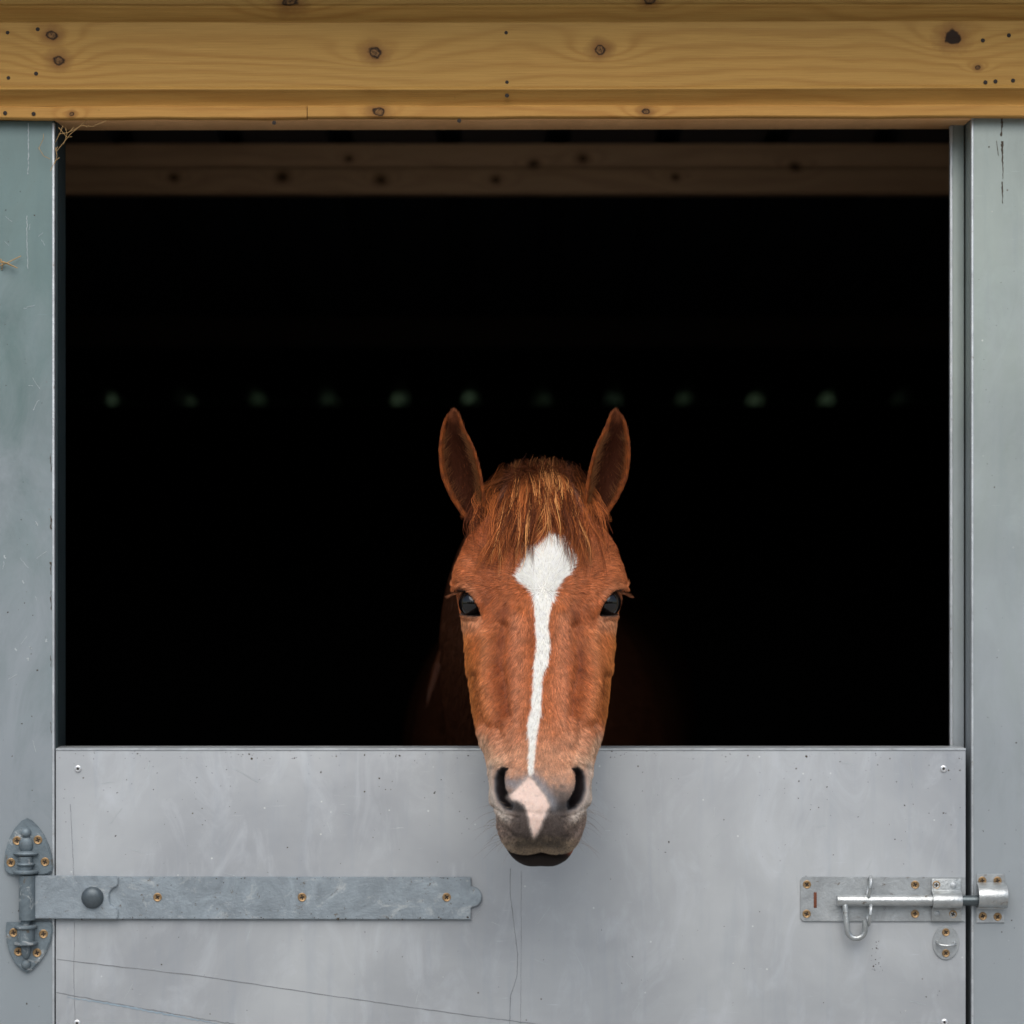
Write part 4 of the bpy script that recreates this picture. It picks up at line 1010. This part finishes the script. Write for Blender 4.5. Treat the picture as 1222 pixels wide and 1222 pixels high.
    jj = np.clip(jj + rng.integers(-3, 4, m2), 1, nvv - 2); root = innerp.reshape(nu, nvv, 3)[iu, jj]; toward = np.where(jj > nvv / 2, -1.0, 1.0)
    dr = unit(np.stack([toward * rng.uniform(.4, 1, m2), -rng.uniform(.2, .8, m2), rng.uniform(.2, 1.1, m2)], 1)); L = rng.uniform(.008, .018, m2)
    Q4 = np.stack([root, root + dr * (L * .5)[:, None], root + dr * L[:, None] + np.array([0, 0, .003])], 1)
    hair_c = np.concatenate([hcol, np.tile([.20, .08, .03], (m2, 1)) * rng.uniform(.4, 1.2, m2)[:, None]])
    tag(hair_object('ear_hair', np.concatenate([P4, Q4]), np.concatenate([np.tile([.00016, .00013, .00005], (n, 1)), np.tile([.00017, .00013, .00004], (m2, 1))]), hair_c, e, M_MANE), kind='stuff')
    return e
ear(-1); ear(1)

# eyes -----------------------------------------------------------------------
t = NT('horse_eye'); s_ = t.n('ShaderNodeSeparateXYZ'); t.put(s_.inputs[0], t.co)
M_EYE = t.out(t.mix(t.noise(t.co, 120, 3), (.003, .003, .004), (.010, .008, .007)), .04, 0.0, .35); t.b.inputs['Coat Weight'].default_value = .35; t.b.inputs['Coat Roughness'].default_value = .03
M_LASH = flat_mat('eyelash', (.16, .07, .035), .6)
Hq = project(to_world(LOC)); Hw = to_world(LOC); Hn = N
for s in (-1, 1):
    tx = MX + s * (MX - 558.5); tx = MX + s * (MX - 555.0); i = np.argmin((Hq[:, 0] - tx) ** 2 + (Hq[:, 1] - 720) ** 2 + (LOC[:, 2] > .13) * 1e6)
    c = EYEPT[(s + 1) // 2][0] - EYEPT[(s + 1) // 2][1] * .0145
    bm = bmesh.new(); bmesh.ops.create_uvsphere(bm, u_segments=40, v_segments=24, radius=.0200); 
    for v_ in bm.verts: v_.co = v_.co + Vector(c)
    e = from_bm('eye', bm, M_EYE, horse); smooth(e.data, 180)
    # lashes: upper lid, pointing out and down
    m2 = 90; tt = rng.random(m2); lx = np.interp(tt, [0, .5, 1], [543.5, 546, 553]); ly = np.interp(tt, [0, .5, 1], [709, 706.0, 706]); pts = []
    for k in range(m2):
        qx = MX + s * (MX - lx[k]); j = np.argmin((Hq[:, 0] - qx) ** 2 + (Hq[:, 1] - ly[k]) ** 2 + (LOC[:, 2] > .13) * 1e6)
        r0 = Hw[j] + Hn[j] * .002; L = rng.uniform(.010, .0165) * (1.1 - tt[k] * .5)
        dr = unit(np.array([[s * (1 - tt[k] * .5), -.55 - .5 * tt[k], -.22 + rng.normal() * .07]]) + .05 * rng.normal(size=(1, 3)))[0]
        pts.append([r0, r0 + dr * L * .4 + np.array([0, 0, -.0012]), r0 + dr * L * .8 + np.array([0, 0, -.0018]), r0 + dr * L + np.array([0, 0, -.0008])])
    tag(hair_object('eyelash', np.array(pts), np.tile([.00028, .00024, .00018, .00005], (m2, 1)), np.tile([.30, .12, .06], (m2, 1)) * rng.uniform(.3, 1.3, m2)[:, None], horse, M_HAIR), kind='stuff')

# forelock -------------------------------------------------------------------
top = [i for i in range(len(Hq)) if 0]
def surf(qx, qy):
    """front surface of the head at face coordinates"""
    j = np.argmin((Hq[:, 0] - qx) ** 2 + (Hq[:, 1] - qy) ** 2 + (LOC[:, 2] > .10) * 1e6); return Hw[j], Hn[j]
cand = np.nonzero((LOC[:, 2] < .11) & (Hq[:, 1] < 720))[0]; CQ = Hq[cand]
def surf_many(Q):
    out = np.zeros(len(Q), int)
    for s0 in range(0, len(Q), 400):
        d2 = ((Q[s0:s0 + 400, None, :] - CQ[None]) ** 2).sum(2); out[s0:s0 + 400] = cand[np.argmin(d2, 1)]
    return out
nl = 380; per = 12; ctrl = 10; strands = []; scol = []; srad = []
root_shade = np.array([.16, .22, .4, .7, .95, 1.1, 1.15, 1.2, 1.25, 1.25])[:, None]  # shade at the roots painted into the strand colour
for l in range(nl):
    u = rng.uniform(-1, 1); u = np.sign(u) * abs(u) ** .85; x0 = 644 + u * 44; y0 = 550 + 13 * abs(u) ** 2 + rng.uniform(-3, 24)
    spread = u * rng.uniform(20, 50) + rng.normal() * 11; yend = 656 + rng.uniform(-42, 22) + 10 * abs(u)
    if -.02 < u < .48: yend = rng.uniform(606, 642)
    x1 = np.clip(x0 + spread, 561 + rng.uniform(0, 8), 729 - rng.uniform(0, 6)); stray = rng.random() < .10
    if stray: x1 += rng.uniform(-7, 7); yend += rng.uniform(-5, 22)
    m_ = rng.random(); col0 = np.array([.32, .092, .026]) * rng.uniform(.6, 1.4)
    if m_ < .42: col0 = np.array([.10, .026, .009])
    elif m_ > .85 and abs(u) < .72: col0 = np.array([.62, .25, .085]) * rng.uniform(.8, 1.2)
    bend = rng.normal() * 10; curl = rng.uniform(.8, 4.2) * rng.choice([-1, 1]); ph = rng.uniform(0, 6); fq = rng.uniform(5, 11)
    for k in range(per):
        ox, oy = rng.normal() * 4.0, rng.normal() * 3; ex = rng.normal() * (1.0 if not stray else 3) + (rng.normal() * 8 if rng.random() < .12 else 0); ln = rng.uniform(.66, 1.05)
        tt = np.linspace(0, 1, ctrl)
        qx = x0 + ox * (1 - tt) ** 1.3 + (x1 - x0) * tt ** .85 * ln + bend * np.sin(tt * math.pi) + curl * np.sin(tt * fq + ph) * tt + ex * tt ** 1.5
        qy = y0 + oy + (yend - y0) * tt * ln
        strands.append(np.stack([qx, qy], 1)); srad.append(np.array([.0002, .00024, .00024, .00024, .00024, .00023, .00021, .00018, .00012, .00004]) * rng.uniform(.7, 1.25))
        scol.append((col0 * rng.uniform(.7, 1.35))[None] * root_shade)
S = np.array(strands); ns = len(S); idx = surf_many(S.reshape(-1, 2))
base = Hw[idx].reshape(ns, ctrl, 3); nb = Hn[idx].reshape(ns, ctrl, 3)
# keep requested lateral/vertical place, take only the depth from the skull and float above it
Yb = base[:, :, 1]; s_k = K * (DIST + Yb) / DIST
Pw = np.stack([(S[:, :, 0] - 611) * s_k, Yb, EYE - (S[:, :, 1] - 611) * s_k], 2)
tt = np.linspace(0, 1, ctrl); lf = np.repeat(rng.uniform(.006, .020, nl), per) * 1.0 + rng.uniform(-.002, .004, ns)
liftp = lf[:, None] * (.25 + 1.1 * np.sin(np.clip(tt * 1.15, 0, 1) * math.pi) ** .8 * .8 + .15 * tt)[None, :]
# smooth the strand depth so it hangs rather than follows dents
for _ in range(3): Pw[:, 1:-1, 1] = (Pw[:, :-2, 1] + 2 * Pw[:, 1:-1, 1] + Pw[:, 2:, 1]) / 4
Pw[:, :, 1] -= liftp + .003
tag(hair_object('forelock', Pw, np.array(srad), np.clip(np.array(scol), 0, .8), horse, M_MANE), kind='stuff')
# tuft bridging poll, both ears: short hair standing up
m2 = 5000; xx = rng.uniform(590, 698, m2); yy = 566 + 10 * ((xx - 644) / 60) ** 2 + rng.uniform(-4, 26, m2); ids = surf_many(np.stack([xx, yy], 1)); r0 = Hw[ids]
dr = unit(np.stack([(xx - 644) / 70 * .7 + rng.normal(size=m2) * .22, -.35 + rng.normal(size=m2) * .2, .15 - (yy - 566) / 18 + rng.normal(size=m2) * .2], 1)); L = rng.uniform(.008, .022, m2)
P4 = np.stack([r0, r0 + dr * (L * .5)[:, None] + [0, -.002, .002], r0 + dr * L[:, None]], 1)
tag(hair_object('poll_hair', P4, np.tile([.0003, .00025, .00005], (m2, 1)), np.tile([.09, .026, .010], (m2, 1)) * rng.uniform(.5, 1.6, m2)[:, None], horse, M_MANE), kind='stuff')
# mane on the viewer's left of the neck, and tail
m2 = 2600; ty = rng.uniform(.02, .72, m2); cxm = np.interp(ty, [0, .22, .4, .6, .82, 1.0], [HX, HX - .022, HX - .055, HX - .06, HX - .05, HX - .04]); czm = np.interp(ty, [0, .09, .22, .4, .6, .82, 1.0], [zp - .01, zp + .01, zp - .00, zp - .065, zp - .14, 1.43, 1.42])
hw_ = np.interp(ty, [0, .4, .6, 1], [.05, .075, .10, .14]); L = rng.uniform(.12, .22, m2); pp = []
for tq in np.linspace(0, 1, 6):
    ang = tq * L / .16; pp.append(np.stack([cxm - (hw_ + .012) * np.sin(np.clip(ang, 0, 1.5)) * np.clip(ang, 0, 1) , ty + rng.normal(size=m2) * .006 * (1 + tq) + .03 * tq, czm + .004 - L * tq ** 1.5], 1))
tag(hair_object('mane', np.stack(pp, 1), np.tile(np.array([.0004, .0004, .0004, .00035, .0003, .0001]), (m2, 1)), np.tile([.08, .026, .012], (m2, 1)) * rng.uniform(.4, 1.4, m2)[:, None], horse, M_HAIR), kind='stuff')
m2 = 900; x0 = HX + .135 + rng.normal(size=m2) * .015; pp = [np.stack([x0 * 1.0 + rng.normal(size=m2) * .02 * tq, 2.44 + .10 * min(1, tq * 3) + rng.normal(size=m2) * .03 * tq, 1.20 - .8 * tq * rng.uniform(.8, 1, m2)], 1) for tq in np.linspace(0, 1, 6)]
tag(hair_object('tail', np.stack(pp, 1), np.tile(np.array([.0006] * 5 + [.0002]), (m2, 1)), np.tile([.12, .04, .018], (m2, 1)) * rng.uniform(.4, 1.4, m2)[:, None], horse, M_HAIR), kind='stuff')
# hooves
M_HOOF = flat_mat('hoof_horn', (.05, .04, .035), .5)
for rp, h in leg_paths:
    a, b = rp[-1][0], rp[-1][1]; bm = bmesh.new(); prev = None
    lathe(bm, [(.056, .0), (.052, .03), (.043, .062), (.038, .072)], (a, b - .02, .0), axis='z', n=22); from_bm('hoof', bm, M_HOOF, horse)
# whiskers round the chin and muzzle, long hairs under the eye
wp, wc = [], []
for k in range(70):
    s = rng.choice([-1, 1]); qx = MX + s * rng.uniform(22, 56); qy = rng.uniform(955, 1010); j = np.argmin((Hq[:, 0] - qx) ** 2 + (Hq[:, 1] - qy) ** 2)
    r0 = Hw[j]; dr = unit((Hn[j] * .8 + np.array([s * .5, -.2, rng.uniform(-.5, .2)]))[None])[0]; L = rng.uniform(.012, .042)
    wp.append([r0, r0 + dr * L * .5, r0 + dr * L + np.array([0, 0, -.006])]); wc.append([.16, .12, .09])
for k in range(0):
    s = -1; qx = MX + s * 92; j = np.argmin((Hq[:, 0] - qx) ** 2 + (Hq[:, 1] - rng.uniform(738, 752)) ** 2 + (LOC[:, 2] > .12) * 1e6); r0 = Hw[j]
    dr = unit(np.array([[s, -.1, rng.uniform(-.9, -.4)]]))[0]; L = rng.uniform(.03, .05); wp.append([r0, r0 + dr * L * .5, r0 + dr * L]); wc.append([.10, .07, .05])
tag(hair_object('whisker', np.array(wp), np.tile([.00016, .00013, .00005], (len(wp), 1)), np.array(wc), horse, M_HAIR), kind='stuff')
# loose strands sticking out of the forelock
